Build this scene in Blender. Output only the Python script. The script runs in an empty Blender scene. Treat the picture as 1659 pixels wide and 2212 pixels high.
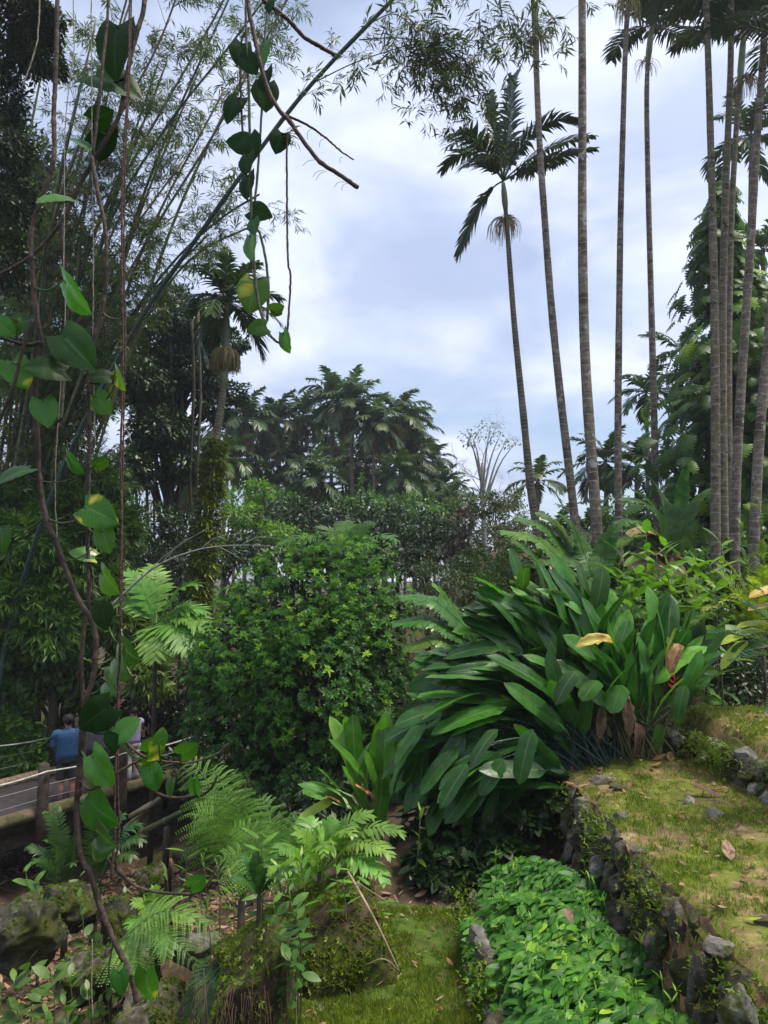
import bpy, math, random
import numpy as np
from mathutils import noise, Vector
S = bpy.context.scene
COL = S.collection
R = math.radians
# ------------------------------------------------------------------ camera, world, sun, exposure
EYE = np.array([0.0, 0.0, 5.0]); PITCH = R(5.15); FPX = 1597.0
cam_d = bpy.data.cameras.new('camera'); cam = bpy.data.objects.new('camera', cam_d); COL.objects.link(cam)
cam.location = EYE; cam.rotation_euler = (R(90) + PITCH, 0, 0)
cam_d.sensor_fit = 'VERTICAL'; cam_d.sensor_height = 36.0; cam_d.lens = 36.0 * FPX / 2212.0
cam_d.clip_start = 0.05; cam_d.clip_end = 3000
S.camera = cam
SUN_EL, SUN_AZ = 70.0, 95.0          # azimuth clockwise from +Y
sd = np.array([math.sin(R(SUN_AZ)) * math.cos(R(SUN_EL)), math.cos(R(SUN_AZ)) * math.cos(R(SUN_EL)), math.sin(R(SUN_EL))])
W = bpy.data.worlds.new('World'); S.world = W; W.use_nodes = True
nt = W.node_tree; nt.nodes.clear(); N = nt.nodes.new; L = nt.links.new
def setin(n, **k):
    for a, b in k.items(): n.inputs[a].default_value = b
def world():
    out = N('ShaderNodeOutputWorld'); bg = N('ShaderNodeBackground'); bg.inputs['Strength'].default_value = 0.1
    sky = N('ShaderNodeTexSky'); sky.sky_type = 'NISHITA'; sky.sun_disc = False
    sky.sun_elevation = R(SUN_EL); sky.sun_rotation = R(SUN_AZ); sky.air_density = 1.0; sky.dust_density = 1.5; sky.ozone_density = 2.0
    tc = N('ShaderNodeTexCoord'); sep = N('ShaderNodeSeparateXYZ'); L(tc.outputs['Generated'], sep.inputs[0])
    def m(op, a, b=None, c=None):
        n = N('ShaderNodeMath'); n.operation = op
        for i, v in enumerate((a, b, c)):
            if v is None: continue
            if isinstance(v, (int, float)): n.inputs[i].default_value = v
            else: L(v, n.inputs[i])
        return n.outputs[0]
    den = m('ADD', m('MAXIMUM', sep.outputs['Z'], 0.0), 0.22)
    cx = m('DIVIDE', sep.outputs['X'], den); cy = m('DIVIDE', sep.outputs['Y'], den)
    cmb = N('ShaderNodeCombineXYZ'); L(cx, cmb.inputs[0]); L(cy, cmb.inputs[1]); cmb.inputs[2].default_value = 3.7
    def noi(scale, detail, rough, dist, off):
        mp = N('ShaderNodeMapping'); mp.inputs['Location'].default_value = off; L(cmb.outputs[0], mp.inputs['Vector'])
        n = N('ShaderNodeTexNoise'); setin(n, Scale=scale, Detail=detail, Roughness=rough, Distortion=dist); L(mp.outputs[0], n.inputs['Vector'])
        return n.outputs['Fac']
    n1 = noi(1.15, 5.0, 0.5, 0.35, (6.47, 7.91, 0)); n2 = noi(2.3, 5.0, 0.55, 0.4, (6.43, 8.29, 0))
    r1 = N('ShaderNodeValToRGB'); L(n1, r1.inputs[0])           # cover: 0 blue gap .. 1 cloud
    r1.color_ramp.elements[0].position = 0.35; r1.color_ramp.elements[0].color = (.12, .12, .12, 1)
    r1.color_ramp.elements[1].position = 0.56; r1.color_ramp.elements[1].color = (1, 1, 1, 1)
    r2 = N('ShaderNodeValToRGB'); L(n2, r2.inputs[0])           # thick grey .. thin bright cloud
    e = r2.color_ramp.elements
    e[0].position = 0.38; e[0].color = (3.3, 3.85, 5.4, 1)
    e[1].position = 0.64; e[1].color = (5.5, 5.95, 7.2, 1)
    # the veiled sun brightens the cloud round it
    dt = N('ShaderNodeVectorMath'); dt.operation = 'DOT_PRODUCT'; L(tc.outputs['Generated'], dt.inputs[0]); dt.inputs[1].default_value = tuple(sd)
    glow = m('ADD', 1.0, m('MULTIPLY', m('POWER', m('MAXIMUM', dt.outputs['Value'], 0.0), 7.0), GLOW))
    vm = N('ShaderNodeVectorMath'); vm.operation = 'SCALE'; L(r2.outputs[0], vm.inputs[0]); L(glow, vm.inputs['Scale'])
    wn = N('ShaderNodeMix'); wn.data_type = 'RGBA'; wn.blend_type = 'MULTIPLY'; L(m('MINIMUM', m('SUBTRACT', glow, 1.0), 1.0), wn.inputs[0]); L(vm.outputs[0], wn.inputs[6]); wn.inputs[7].default_value = (1.1, 1.0, .8, 1); vm2 = wn.outputs[2]
    mx = N('ShaderNodeMix'); mx.data_type = 'RGBA'; L(r1.outputs[0], mx.inputs[0]); L(sky.outputs[0], mx.inputs[6]); L(vm2, mx.inputs[7])
    L(mx.outputs[2], bg.inputs['Color']); L(bg.outputs[0], out.inputs['Surface'])
GLOW = 5.0; HAZE = .0008
world()
sl = bpy.data.lights.new('sun', 'SUN'); sl.energy = 3.0; sl.angle = R(12); sl.color = (1, .91, .74)
so = bpy.data.objects.new('sun', sl); COL.objects.link(so)
so.rotation_euler = Vector(tuple(sd)).to_track_quat('Z', 'Y').to_euler()
S.view_settings.view_transform = 'Standard'; S.view_settings.look = 'None'; S.view_settings.gamma = 1; S.view_settings.exposure = 0.82
try: S.view_settings.use_curve_mapping = False
except Exception: pass
c = S.cycles
c.max_bounces = 7; c.diffuse_bounces = 4; c.glossy_bounces = 2; c.transmission_bounces = 4; c.transparent_max_bounces = 4
c.caustics_reflective = False; c.caustics_refractive = False; c.sample_clamp_indirect = 6.0
try: c.use_denoising = True
except Exception: pass

# ------------------------------------------------------------------ helpers
def norm(a): a = np.asarray(a, float); return a / np.maximum(np.linalg.norm(a, axis=-1, keepdims=True), 1e-9)
CP, SP = math.cos(PITCH), math.sin(PITCH)
def P(u, v, d):
    """a point of the place: direction of the view pixel (1659 x 2212), at d metres ahead"""
    a = (np.asarray(u, float) - 829.5) / FPX; b = -(np.asarray(v, float) - 1106.0) / FPX
    dy = CP - b * SP; dz = SP + b * CP; k = np.asarray(d, float) / dy
    return np.stack(np.broadcast_arrays(a * k, dy * k, EYE[2] + dz * k), -1)
def pxm(d): return d / FPX          # metres per view pixel at depth d
def sm(a, b, x): t = np.clip((np.asarray(x, float) - a) / (b - a), 0, 1); return t * t * (3 - 2 * t)
def lerp(a, b, t): return a + (b - a) * t
def spline(pts, n):
    p = np.asarray(pts, float); m = len(p)
    if m < 3:
        t = np.linspace(0, 1, n)[:, None]; return p[0] * (1 - t) + p[-1] * t
    seg = np.linalg.norm(np.diff(p, axis=0), axis=1); s = np.concatenate([[0], np.cumsum(seg)]); s /= s[-1]
    q = np.vstack([2 * p[0] - p[1], p, 2 * p[-1] - p[-2]])
    t = np.linspace(0, 1, n); i = np.clip(np.searchsorted(s, t, 'right') - 1, 0, m - 2)
    f = ((t - s[i]) / np.maximum(s[i + 1] - s[i], 1e-9))[:, None]
    a, b, c_, d = q[i], q[i + 1], q[i + 2], q[i + 3]
    return .5 * (2 * b + (c_ - a) * f + (2 * a - 5 * b + 4 * c_ - d) * f * f + (3 * b - a - 3 * c_ + d) * f ** 3)
def frames(y, n):
    y = norm(y); x = np.cross(y, n); x = norm(np.where(np.linalg.norm(x, axis=-1, keepdims=True) < 1e-4, np.cross(y, [.31, .2, .93]), x)); z = np.cross(x, y)
    return np.stack([x, y, z], -1)
class MB:
    def __init__(s): s.v = []; s.q = []; s.t = []; s.a = []; s.n = 0
    def add(s, v, q=(), t=(), a=None):
        v = np.asarray(v, float); k = len(v)
        s.v.append(v); s.a.append(np.zeros((k, 3)) + .5 if a is None else np.asarray(a, float))
        if len(q): s.q.append(np.asarray(q, int) + s.n)
        if len(t): s.t.append(np.asarray(t, int) + s.n)
        s.n += k
    def inst(s, T, M, loc, sc, rnd):
        v, q, t, a = T; K = len(loc); n = len(v)
        sc = np.asarray(sc, float); sc = sc[:, None, None] if sc.ndim == 1 else sc[:, None, :]
        w = np.einsum('kij,knj->kni', M, v[None] * sc) + np.asarray(loc)[:, None]
        at = np.concatenate([np.broadcast_to(a[None], (K, n, 2)), np.broadcast_to(np.asarray(rnd, float)[:, None, None], (K, n, 1))], -1)
        off = (np.arange(K) * n)[:, None, None]
        s.add(w.reshape(-1, 3), (q[None] + off).reshape(-1, 4) if len(q) else (), (t[None] + off).reshape(-1, 3) if len(t) else (), at.reshape(-1, 3))
    def tube(s, pts, rad, n=7, rnd=.5):
        p = np.asarray(pts, float); m = len(p); rad = np.broadcast_to(np.asarray(rad, float), (m,))
        tg = norm(np.gradient(p, axis=0)); ref = np.array([0.0, 0, 1]) if abs(tg[:, 2].mean()) < .8 else np.array([1.0, 0, 0])
        x = norm(np.cross(tg, ref)); y = np.cross(tg, x)
        an = np.arange(n) * 2 * math.pi / n
        ring = p[:, None] + rad[:, None, None] * (np.cos(an)[None, :, None] * x[:, None] + np.sin(an)[None, :, None] * y[:, None])
        ln = np.concatenate([[0], np.cumsum(np.linalg.norm(np.diff(p, axis=0), axis=1))])
        at = np.stack([np.broadcast_to(np.abs(an / math.pi - 1)[None], (m, n)), np.broadcast_to(ln[:, None], (m, n)), np.full((m, n), rnd)], -1)
        i = np.arange(m - 1)[:, None] * n; j = np.arange(n)[None]; k = (j + 1) % n
        q = np.stack([i + j, i + k, i + n + k, i + n + j], -1).reshape(-1, 4)
        v = np.vstack([ring.reshape(-1, 3), p[0] - tg[0] * rad[0] * .3, p[-1] + tg[-1] * rad[-1] * .3])
        jj = np.arange(n); kk = (jj + 1) % n; c0 = m * n
        t = np.vstack([np.stack([kk, jj, np.full(n, c0)], -1), np.stack([jj + (m - 1) * n, kk + (m - 1) * n, np.full(n, c0 + 1)], -1)])
        s.add(v, q, t, np.vstack([at.reshape(-1, 3), [[0, 0, rnd], [0, ln[-1], rnd]]]))
    def box(s, c0, hx, hy, hz, M=None, rnd=.5):
        g = np.array([[x, y, z] for x in (-1, 1) for y in (-1, 1) for z in (-1, 1)], float) * [hx, hy, hz]
        if M is not None: g = g @ np.asarray(M).T
        s.add(g + np.asarray(c0), [[0, 1, 3, 2], [4, 6, 7, 5], [0, 4, 5, 1], [2, 3, 7, 6], [0, 2, 6, 4], [1, 5, 7, 3]], (), np.full((8, 3), rnd))
    def build(s, name, mat, parent=None, base=None, smooth=True):
        v = np.concatenate(s.v) if s.v else np.zeros((0, 3)); a = np.concatenate(s.a)
        org = np.zeros(3) if base is None else np.asarray(base, float)
        if parent is not None:
            p_ = parent
            while p_ is not None: org = org + np.array(p_.location); p_ = p_.parent
        v = v - org
        q = np.concatenate(s.q) if s.q else np.zeros((0, 4), int); t = np.concatenate(s.t) if s.t else np.zeros((0, 3), int)
        me = bpy.data.meshes.new(name); me.vertices.add(len(v)); me.vertices.foreach_set('co', v.astype(np.float32).ravel())
        nl = q.size + t.size; me.loops.add(nl); me.loops.foreach_set('vertex_index', np.concatenate([q.ravel(), t.ravel()]).astype(np.int32))
        me.polygons.add(len(q) + len(t))
        me.polygons.foreach_set('loop_start', np.concatenate([np.arange(len(q)) * 4, q.size + np.arange(len(t)) * 3]).astype(np.int32))
        me.polygons.foreach_set('use_smooth', np.full(len(q) + len(t), smooth, bool))
        at = me.attributes.new('lv', 'FLOAT_VECTOR', 'POINT'); at.data.foreach_set('vector', a.astype(np.float32).ravel())
        me.update(calc_edges=True); me.materials.append(mat)
        o = bpy.data.objects.new(name, me); COL.objects.link(o)
        if parent is not None: o.parent = parent
        elif base is not None: o.location = tuple(base)
        return o
def tag(o, label=None, cat=None, group=None, kind=None):
    if label: o['label'] = label
    if cat: o['category'] = cat
    if group: o['group'] = group
    if kind: o['kind'] = kind
    return o
def thing(name, label, cat, loc, group=None):
    o = bpy.data.objects.new(name, None); COL.objects.link(o); o.location = tuple(float(x) for x in loc); o.empty_display_size = .1
    return tag(o, label, cat, group)
def dup(root, loc, rz=0, sc=1.0, label=None, group=None):
    r = root.copy(); COL.objects.link(r); r.location = tuple(float(x) for x in loc); r.rotation_euler = (0, 0, rz); r.scale = (sc,) * 3
    if label: r['label'] = label
    if group: r['group'] = group
    for ch in list(root.children):
        k = ch.copy(); COL.objects.link(k); k.parent = r
        for g in list(ch.children):
            k2 = g.copy(); COL.objects.link(k2); k2.parent = k
    return r

# ------------------------------------------------------------------ materials
def newmat(name):
    m = bpy.data.materials.new(name); m.use_nodes = True; m.node_tree.nodes.clear(); return m, m.node_tree
def ramp(nt, fac, cols, pos=None, interp='LINEAR'):
    r = nt.nodes.new('ShaderNodeValToRGB'); e = r.color_ramp.elements; k = len(cols); r.color_ramp.interpolation = interp
    while len(e) < k: e.new(0.5)
    for i, cc in enumerate(cols):
        e[i].position = pos[i] if pos else i / max(k - 1, 1); e[i].color = (*cc, 1)
    if fac is not None: nt.links.new(fac, r.inputs[0])
    return r.outputs[0]
def noisen(nt, scale, detail=3, rough=.55, coord='Object', dist=0):
    tc = nt.nodes.new('ShaderNodeTexCoord'); n = nt.nodes.new('ShaderNodeTexNoise')
    setin(n, Scale=scale, Detail=detail, Roughness=rough, Distortion=dist); nt.links.new(tc.outputs[coord], n.inputs['Vector']); return n.outputs['Fac']
def mathn(nt, op, a, b=None, c=None):
    n = nt.nodes.new('ShaderNodeMath'); n.operation = op
    for i, v in enumerate((a, b, c)):
        if v is None: continue
        if isinstance(v, (int, float)): n.inputs[i].default_value = v
        else: nt.links.new(v, n.inputs[i])
    return n.outputs[0]
def mixc(nt, f, a, b, mode='MIX'):
    n = nt.nodes.new('ShaderNodeMix'); n.data_type = 'RGBA'; n.blend_type = mode
    for i, v in ((0, f), (6, a), (7, b)):
        if isinstance(v, (int, float)): n.inputs[i].default_value = v
        elif isinstance(v, tuple): n.inputs[i].default_value = (*v, 1)
        else: nt.links.new(v, n.inputs[i])
    return n.outputs[2]
def lvsep(nt):
    a = nt.nodes.new('ShaderNodeAttribute'); a.attribute_name = 'lv'; s = nt.nodes.new('ShaderNodeSeparateXYZ'); nt.links.new(a.outputs['Vector'], s.inputs[0]); return s.outputs
def leafmat(name, cols, rough=.42, trans=.3, vein=None, spec=.35, tcol=None, varieg=None, edge=None, side=0, pos=None, tip=None):
    m, nt = newmat(name); l = nt.links.new; X, Y, Z = lvsep(nt); cols = [(r * 1.25, g * 1.24, b_ * .7) if g > 1.2 * r and g > b_ else (r, g, b_) for r, g, b_ in cols]
    col = ramp(nt, Z, cols, pos)
    nz = noisen(nt, 9.0, 2); col = mixc(nt, 1.0, col, ramp(nt, nz, [(.72, .74, .7), (1.25, 1.22, 1.25)], [.3, .7]), 'MULTIPLY')
    oi = nt.nodes.new('ShaderNodeObjectInfo')
    hs = nt.nodes.new('ShaderNodeHueSaturation'); l(col, hs.inputs['Color']); l(mathn(nt, 'MULTIPLY_ADD', oi.outputs['Random'], .3, .85), hs.inputs['Value']); l(mathn(nt, 'MULTIPLY_ADD', oi.outputs['Random'], .03, .485), hs.inputs['Hue']); col = hs.outputs[0]
    ax = mathn(nt, 'ABSOLUTE', X)
    if side:      # fine side veins
        w = mathn(nt, 'SINE', mathn(nt, 'MULTIPLY', mathn(nt, 'SUBTRACT', Y, mathn(nt, 'MULTIPLY', ax, .25)), side))
        col = mixc(nt, mathn(nt, 'MULTIPLY', mathn(nt, 'GREATER_THAN', w, .8), .35), col, mixc(nt, 1.0, col, (1.7, 1.6, 1.5), 'MULTIPLY'))
    if vein: col = mixc(nt, mathn(nt, 'MULTIPLY', mathn(nt, 'LESS_THAN', ax, .07), .8), col, vein)
    if edge: col = mixc(nt, mathn(nt, 'MULTIPLY', mathn(nt, 'GREATER_THAN', ax, .9), .6), col, edge)
    if varieg:
        vn = noisen(nt, varieg[1], 2, .5, 'Object', .6); col = mixc(nt, ramp(nt, vn, [(0, 0, 0), (.85, .85, .85)], [varieg[2] - .03, varieg[2] + .07]), col, varieg[0])
    if tip:       # scorched tips and margins, specks
        nn_ = noisen(nt, 7, 4, .6); q = mathn(nt, 'MAXIMUM', Y, mathn(nt, 'MULTIPLY', ax, .93)); q = mathn(nt, 'ADD', q, mathn(nt, 'MULTIPLY', mathn(nt, 'SUBTRACT', nn_, .5), .3))
        col = mixc(nt, mathn(nt, 'MULTIPLY', mathn(nt, 'GREATER_THAN', q, .975), mathn(nt, 'GREATER_THAN', mathn(nt, 'FRACT', mathn(nt, 'MULTIPLY', Z, 17.3)), .35)), col, tip)
        col = mixc(nt, mathn(nt, 'GREATER_THAN', noisen(nt, 34, 2), .72), col, tip)
    p = nt.nodes.new('ShaderNodeBsdfPrincipled'); setin(p, Roughness=rough); p.inputs['Specular IOR Level'].default_value = spec; l(col, p.inputs['Base Color'])
    b = nt.nodes.new('ShaderNodeBump'); setin(b, Strength=.25, Distance=.01); l(noisen(nt, 25, 2), b.inputs['Height']); l(b.outputs[0], p.inputs['Normal'])
    o = nt.nodes.new('ShaderNodeOutputMaterial')
    if trans > 0:
        t = nt.nodes.new('ShaderNodeBsdfTranslucent'); l(mixc(nt, 1.0, col, tcol or (1.5, 1.75, .7), 'MULTIPLY'), t.inputs['Color'])
        mx = nt.nodes.new('ShaderNodeMixShader'); mx.inputs[0].default_value = trans; l(p.outputs[0], mx.inputs[1]); l(t.outputs[0], mx.inputs[2]); l(mx.outputs[0], o.inputs['Surface'])
    else: l(p.outputs[0], o.inputs['Surface'])
    return m
def barkmat(name, c1, c2, c3=None, scale=14, rough=.85, bump=.5, rings=None, stretch=True, spots=None):
    m, nt = newmat(name); l = nt.links.new; X, Y, Z = lvsep(nt)
    n1 = noisen(nt, scale, 5, .65); n2 = noisen(nt, scale * .22, 3, .6)
    col = mixc(nt, ramp(nt, n1, [(0, 0, 0), (1, 1, 1)], [.35, .65]), c1, c2)
    if c3: col = mixc(nt, ramp(nt, n2, [(0, 0, 0), (1, 1, 1)], [.5, .64]), col, c3)
    h = n1
    if rings:
        sp, rc, wd = rings
        jit = mathn(nt, 'ADD', mathn(nt, 'MULTIPLY_ADD', n2, sp * 1.5, Y), mathn(nt, 'MULTIPLY', n1, sp * .12))
        f = mathn(nt, 'FRACT', mathn(nt, 'DIVIDE', jit, sp)); rm = mathn(nt, 'LESS_THAN', f, wd)
        col = mixc(nt, mathn(nt, 'MULTIPLY', rm, mathn(nt, 'MULTIPLY_ADD', n1, 1.6, -.2)), col, rc); h = mathn(nt, 'ADD', n1, mathn(nt, 'MULTIPLY', rm, .6))
    if spots:
        s2 = noisen(nt, spots[1], 4, .7); col = mixc(nt, mathn(nt, 'GREATER_THAN', s2, spots[2]), col, spots[0])
    p = nt.nodes.new('ShaderNodeBsdfPrincipled'); setin(p, Roughness=rough); p.inputs['Specular IOR Level'].default_value = .3; l(col, p.inputs['Base Color'])
    b = nt.nodes.new('ShaderNodeBump'); setin(b, Strength=bump, Distance=.02); l(h, b.inputs['Height']); l(b.outputs[0], p.inputs['Normal'])
    o = nt.nodes.new('ShaderNodeOutputMaterial'); l(p.outputs[0], o.inputs['Surface']); return m
def groundmat(name, cols, s1, s2, moss, mpos, coord='Object', bump=.7):
    m, nt = newmat(name); l = nt.links.new
    n1 = noisen(nt, s1, 8, .7, coord); n2 = noisen(nt, s2, 4, .6, coord)
    col = ramp(nt, n1, cols, [.3 + .4 * i / (len(cols) - 1) for i in range(len(cols))])
    n2 = mathn(nt, 'MULTIPLY_ADD', mathn(nt, 'SUBTRACT', noisen(nt, s2 * 7, 5, .7, coord), .5), .45, n2); col = mixc(nt, ramp(nt, n2, [(0, 0, 0), (1, 1, 1)], mpos), col, ramp(nt, n1, [tuple(x * .55 for x in moss), tuple(x * 1.3 for x in moss)], [.35, .68]))
    p = nt.nodes.new('ShaderNodeBsdfPrincipled'); setin(p, Roughness=.95); p.inputs['Specular IOR Level'].default_value = .2; l(col, p.inputs['Base Color'])
    b = nt.nodes.new('ShaderNodeBump'); setin(b, Strength=bump, Distance=.03); l(n1, b.inputs['Height']); l(b.outputs[0], p.inputs['Normal'])
    o = nt.nodes.new('ShaderNodeOutputMaterial'); l(p.outputs[0], o.inputs['Surface']); return m
M = {}
M['ground'] = groundmat('soil', [(.024, .017, .011), (.058, .04, .024), (.13, .09, .056)], 5, .8, (.045, .055, .012), [.5, .66])
M['lawn'] = groundmat('lawn', [(.06, .042, .022), (.17, .115, .06), (.32, .235, .135)], 9, 1.4, (.115, .135, .02), [.4, .59])
M['path'] = groundmat('path', [(.05, .04, .02), (.11, .09, .04), (.19, .15, .08)], 9, 1.3, (.06, .1, .015), [.3, .5])
M['mound'] = groundmat('moss', [(.014, .011, .007), (.038, .027, .016), (.09, .064, .036)], 9, 2.6, (.055, .068, .012), [.44, .6], bump=1.0)
M['stone'] = groundmat('stone', [(.045, .042, .038), (.12, .113, .102), (.26, .25, .23)], 7, 3.2, (.05, .06, .014), [.5, .64])
M['mossy_stone'] = groundmat('mossy_stone', [(.022, .02, .016), (.075, .066, .052), (.2, .185, .16)], 8, 3.2, (.05, .056, .014), [.44, .6], bump=1.2)
M['pale_stone'] = groundmat('pale_stone', [(.16, .14, .12), (.3, .26, .22), (.42, .37, .32)], 3, 1.5, (.1, .1, .06), [.6, .8], bump=.3)
M['dark_rock'] = groundmat('dark_rock', [(.012, .011, .009), (.04, .036, .031), (.11, .1, .088)], 6, 2.4, (.05, .058, .012), [.44, .58], bump=1.0)
M['palm_bark'] = barkmat('palm_bark', (.095, .076, .055), (.235, .2, .155), (.07, .052, .036), 11, rings=(.15, (.33, .32, .3), .1), spots=((.3, .31, .28), 4.5, .61))
M['palm_bark_green'] = barkmat('palm_bark_green', (.085, .07, .048), (.2, .172, .125), (.11, .105, .05), 11, rings=(.19, (.3, .29, .26), .1), spots=((.045, .032, .024), 6, .6))
M['palm_bark_fine'] = barkmat('palm_bark_fine', (.09, .075, .056), (.185, .16, .125), (.07, .055, .04), 9, rings=(.085, (.26, .235, .2), .25))
M['bark'] = barkmat('bark', (.035, .026, .02), (.11, .085, .065), (.06, .06, .03), 6)
M['dark_bark'] = barkmat('dark_bark', (.02, .016, .012), (.06, .047, .036), (.04, .045, .02), 6)
M['bare_twig'] = barkmat('bare_twig', (.16, .15, .14), (.34, .32, .3), None, 10)
M['shaft'] = barkmat('shaft', (.12, .16, .09), (.2, .24, .13), (.1, .12, .05), 3, rough=.5, bump=.1)
M['culm'] = barkmat('culm', (.055, .075, .03), (.13, .15, .06), (.2, .165, .08), 2.5, rough=.4, bump=.1, rings=(.42, (.3, .29, .2), .06))
M['dark_culm'] = barkmat('dark_culm', (.012, .035, .028), (.03, .06, .045), None, 2.5, rough=.4, bump=.1, rings=(.5, (.14, .16, .13), .04))
M['brown_culm'] = barkmat('brown_culm', (.1, .065, .03), (.22, .15, .08), (.12, .1, .04), 2.5, rough=.45, bump=.1, rings=(.42, (.32, .25, .17), .06))
M['vine_bark'] = barkmat('vine_bark', (.03, .02, .016), (.1, .068, .05), (.016, .012, .01), 28, rough=.7, rings=(.11, (.03, .02, .016), .08), bump=.5)
M['vine_green'] = barkmat('vine_green', (.035, .045, .022), (.085, .1, .05), (.06, .045, .03), 25, rough=.5, rings=(.09, (.06, .045, .03), .1))
M['cord'] = barkmat('cord', (.04, .022, .017), (.12, .065, .05), None, 60, rough=.8, bump=.8)
M['thin_cord'] = barkmat('thin_cord', (.18, .15, .12), (.4, .35, .28), None, 60)
M['log'] = barkmat('log', (.12, .085, .055), (.33, .25, .17), (.1, .1, .03), 7)
M['mossy_log'] = barkmat('mossy_log', (.06, .05, .025), (.2, .16, .1), (.09, .1, .025), 8)
M['post'] = barkmat('post', (.03, .024, .018), (.085, .065, .048), None, 9)
M['rail'] = barkmat('rail', (.28, .28, .27), (.55, .55, .54), None, 6, rough=.6, bump=.1)
M['deck'] = barkmat('deck', (.025, .021, .023), (.05, .043, .046), None, 9, rough=1, bump=.5)
M['steel'] = barkmat('steel', (.2, .2, .2), (.3, .3, .3), None, 9, rough=.4, bump=0)
M['root'] = barkmat('root', (.045, .028, .018), (.13, .085, .055), None, 20)
G = dict
M['palm_leaf'] = leafmat('palm_leaf', [(.017, .04, .025), (.032, .066, .036), (.07, .11, .058)], .42, .22)
M['palm_dark'] = leafmat('palm_dark', [(.012, .032, .02), (.022, .048, .026), (.04, .075, .035)], .38, .16)
M['palm_dead'] = leafmat('palm_dead', [(.16, .1, .055), (.26, .18, .1)], .7, .2, tcol=(1.2, 1, .7))
M['stalk'] = leafmat('stalk', [(.24, .2, .1), (.42, .34, .18), (.34, .32, .14)], .7, .2, tcol=(1.2, 1, .7))
M['dark_leaf'] = leafmat('dark_leaf', [(.006, .016, .008), (.012, .03, .011), (.024, .054, .018)], .4, .15)  # dark foliage green, deepened so the colour carries some understory shadow
M['mid_leaf'] = leafmat('mid_leaf', [(.022, .055, .016), (.042, .095, .024), (.07, .14, .032)], .42, .28)
M['grey_leaf'] = leafmat('grey_leaf', [(.035, .055, .035), (.055, .08, .045), (.08, .1, .055)], .5, .2)
M['light_leaf'] = leafmat('light_leaf', [(.04, .1, .018), (.07, .155, .025), (.13, .23, .035)], .42, .32)
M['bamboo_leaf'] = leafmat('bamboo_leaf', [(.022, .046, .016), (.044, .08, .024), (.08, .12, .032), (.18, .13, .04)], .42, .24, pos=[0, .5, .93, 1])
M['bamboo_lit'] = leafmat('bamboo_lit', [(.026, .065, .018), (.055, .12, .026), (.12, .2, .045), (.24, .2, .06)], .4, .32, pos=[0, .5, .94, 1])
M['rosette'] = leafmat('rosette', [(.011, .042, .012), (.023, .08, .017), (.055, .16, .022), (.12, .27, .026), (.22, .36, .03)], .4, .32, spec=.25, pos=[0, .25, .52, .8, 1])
M['heliconia'] = leafmat('heliconia', [(.012, .045, .014), (.02, .07, .017), (.038, .12, .022), (.075, .19, .028)], .32, .24, vein=(.09, .16, .06), side=95, pos=[0, .45, .8, 1], tip=(.12, .085, .03))
M['young_leaf'] = leafmat('young_leaf', [(.03, .1, .016), (.05, .14, .022), (.09, .2, .03)], .33, .3, vein=(.14, .25, .07), side=80)
M['torn_leaf'] = leafmat('torn_leaf', [(.024, .07, .022), (.042, .11, .028), (.08, .17, .04)], .36, .3)
M['yellow_leaf'] = leafmat('yellow_leaf', [(.46, .4, .1), (.5, .33, .06)], .45, .3, tcol=(1.2, 1.1, .6), vein=(.5, .45, .2), varieg=((.3, .15, .04), 6, .6))
M['lime_leaf'] = leafmat('lime_leaf', [(.2, .27, .035), (.34, .37, .05)], .4, .35)
M['orange_leaf'] = leafmat('orange_leaf', [(.36, .19, .06), (.3, .17, .08)], .6, .25, tcol=(1.2, 1, .6), vein=(.4, .3, .16), varieg=((.16, .08, .04), 9, .56))
M['brown_leaf'] = leafmat('brown_leaf', [(.1, .06, .04), (.2, .12, .08), (.28, .19, .13)], .75, .15, tcol=(1.1, 1, .8), varieg=((.07, .04, .025), 12, .58), side=60)
M['litter'] = leafmat('litter', [(.1, .055, .03), (.2, .125, .075), (.34, .25, .16), (.26, .1, .05)], .8, .1, tcol=(1.1, 1, .8))
M['withered'] = leafmat('withered', [(.07, .055, .04), (.13, .105, .075), (.2, .16, .11)], .7, .12, tcol=(1.1, 1.05, .9))
M['bract'] = leafmat('bract', [(.45, .03, .02), (.5, .09, .02)], .4, .1, tcol=(1.2, .8, .6))
M['fern'] = leafmat('fern', [(.06, .15, .042), (.1, .215, .062), (.155, .29, .082)], .42, .32)
M['fern_dark'] = leafmat('fern_dark', [(.018, .055, .024), (.03, .08, .03), (.05, .11, .04)], .42, .25)
M['fern_yellow'] = leafmat('fern_yellow', [(.04, .075, .015), (.1, .15, .02), (.26, .3, .03), (.07, .05, .02)], .5, .35)
M['cover'] = leafmat('cover', [(.014, .065, .014), (.03, .115, .02), (.07, .19, .028), (.18, .31, .035)], .42, .3, spec=.2, vein=(.09, .2, .07), pos=[0, .5, .85, 1])
M['pothos'] = leafmat('pothos', [(.014, .055, .014), (.024, .085, .017), (.045, .13, .022)], .3, .3, vein=(.06, .14, .05), varieg=((.4, .42, .06), 11, .69), side=60, tip=(.1, .08, .03))
M['pothos_yellow'] = leafmat('pothos_yellow', [(.03, .1, .016), (.05, .135, .02)], .3, .3, vein=(.09, .18, .05), varieg=((.5, .45, .05), 13, .6), side=60)
M['pothos_backlit'] = leafmat('pothos_backlit', [(.006, .024, .008), (.011, .036, .011)], .5, .2, spec=.12, vein=(.02, .055, .02), side=60)  # pothos leaf with the backlit look against the sky put into its colour
M['monstera'] = leafmat('monstera', [(.018, .06, .016), (.035, .1, .024), (.07, .17, .03), (.17, .3, .04)], .42, .28, spec=.18, vein=(.05, .12, .05), pos=[0, .5, .88, 1])
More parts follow.
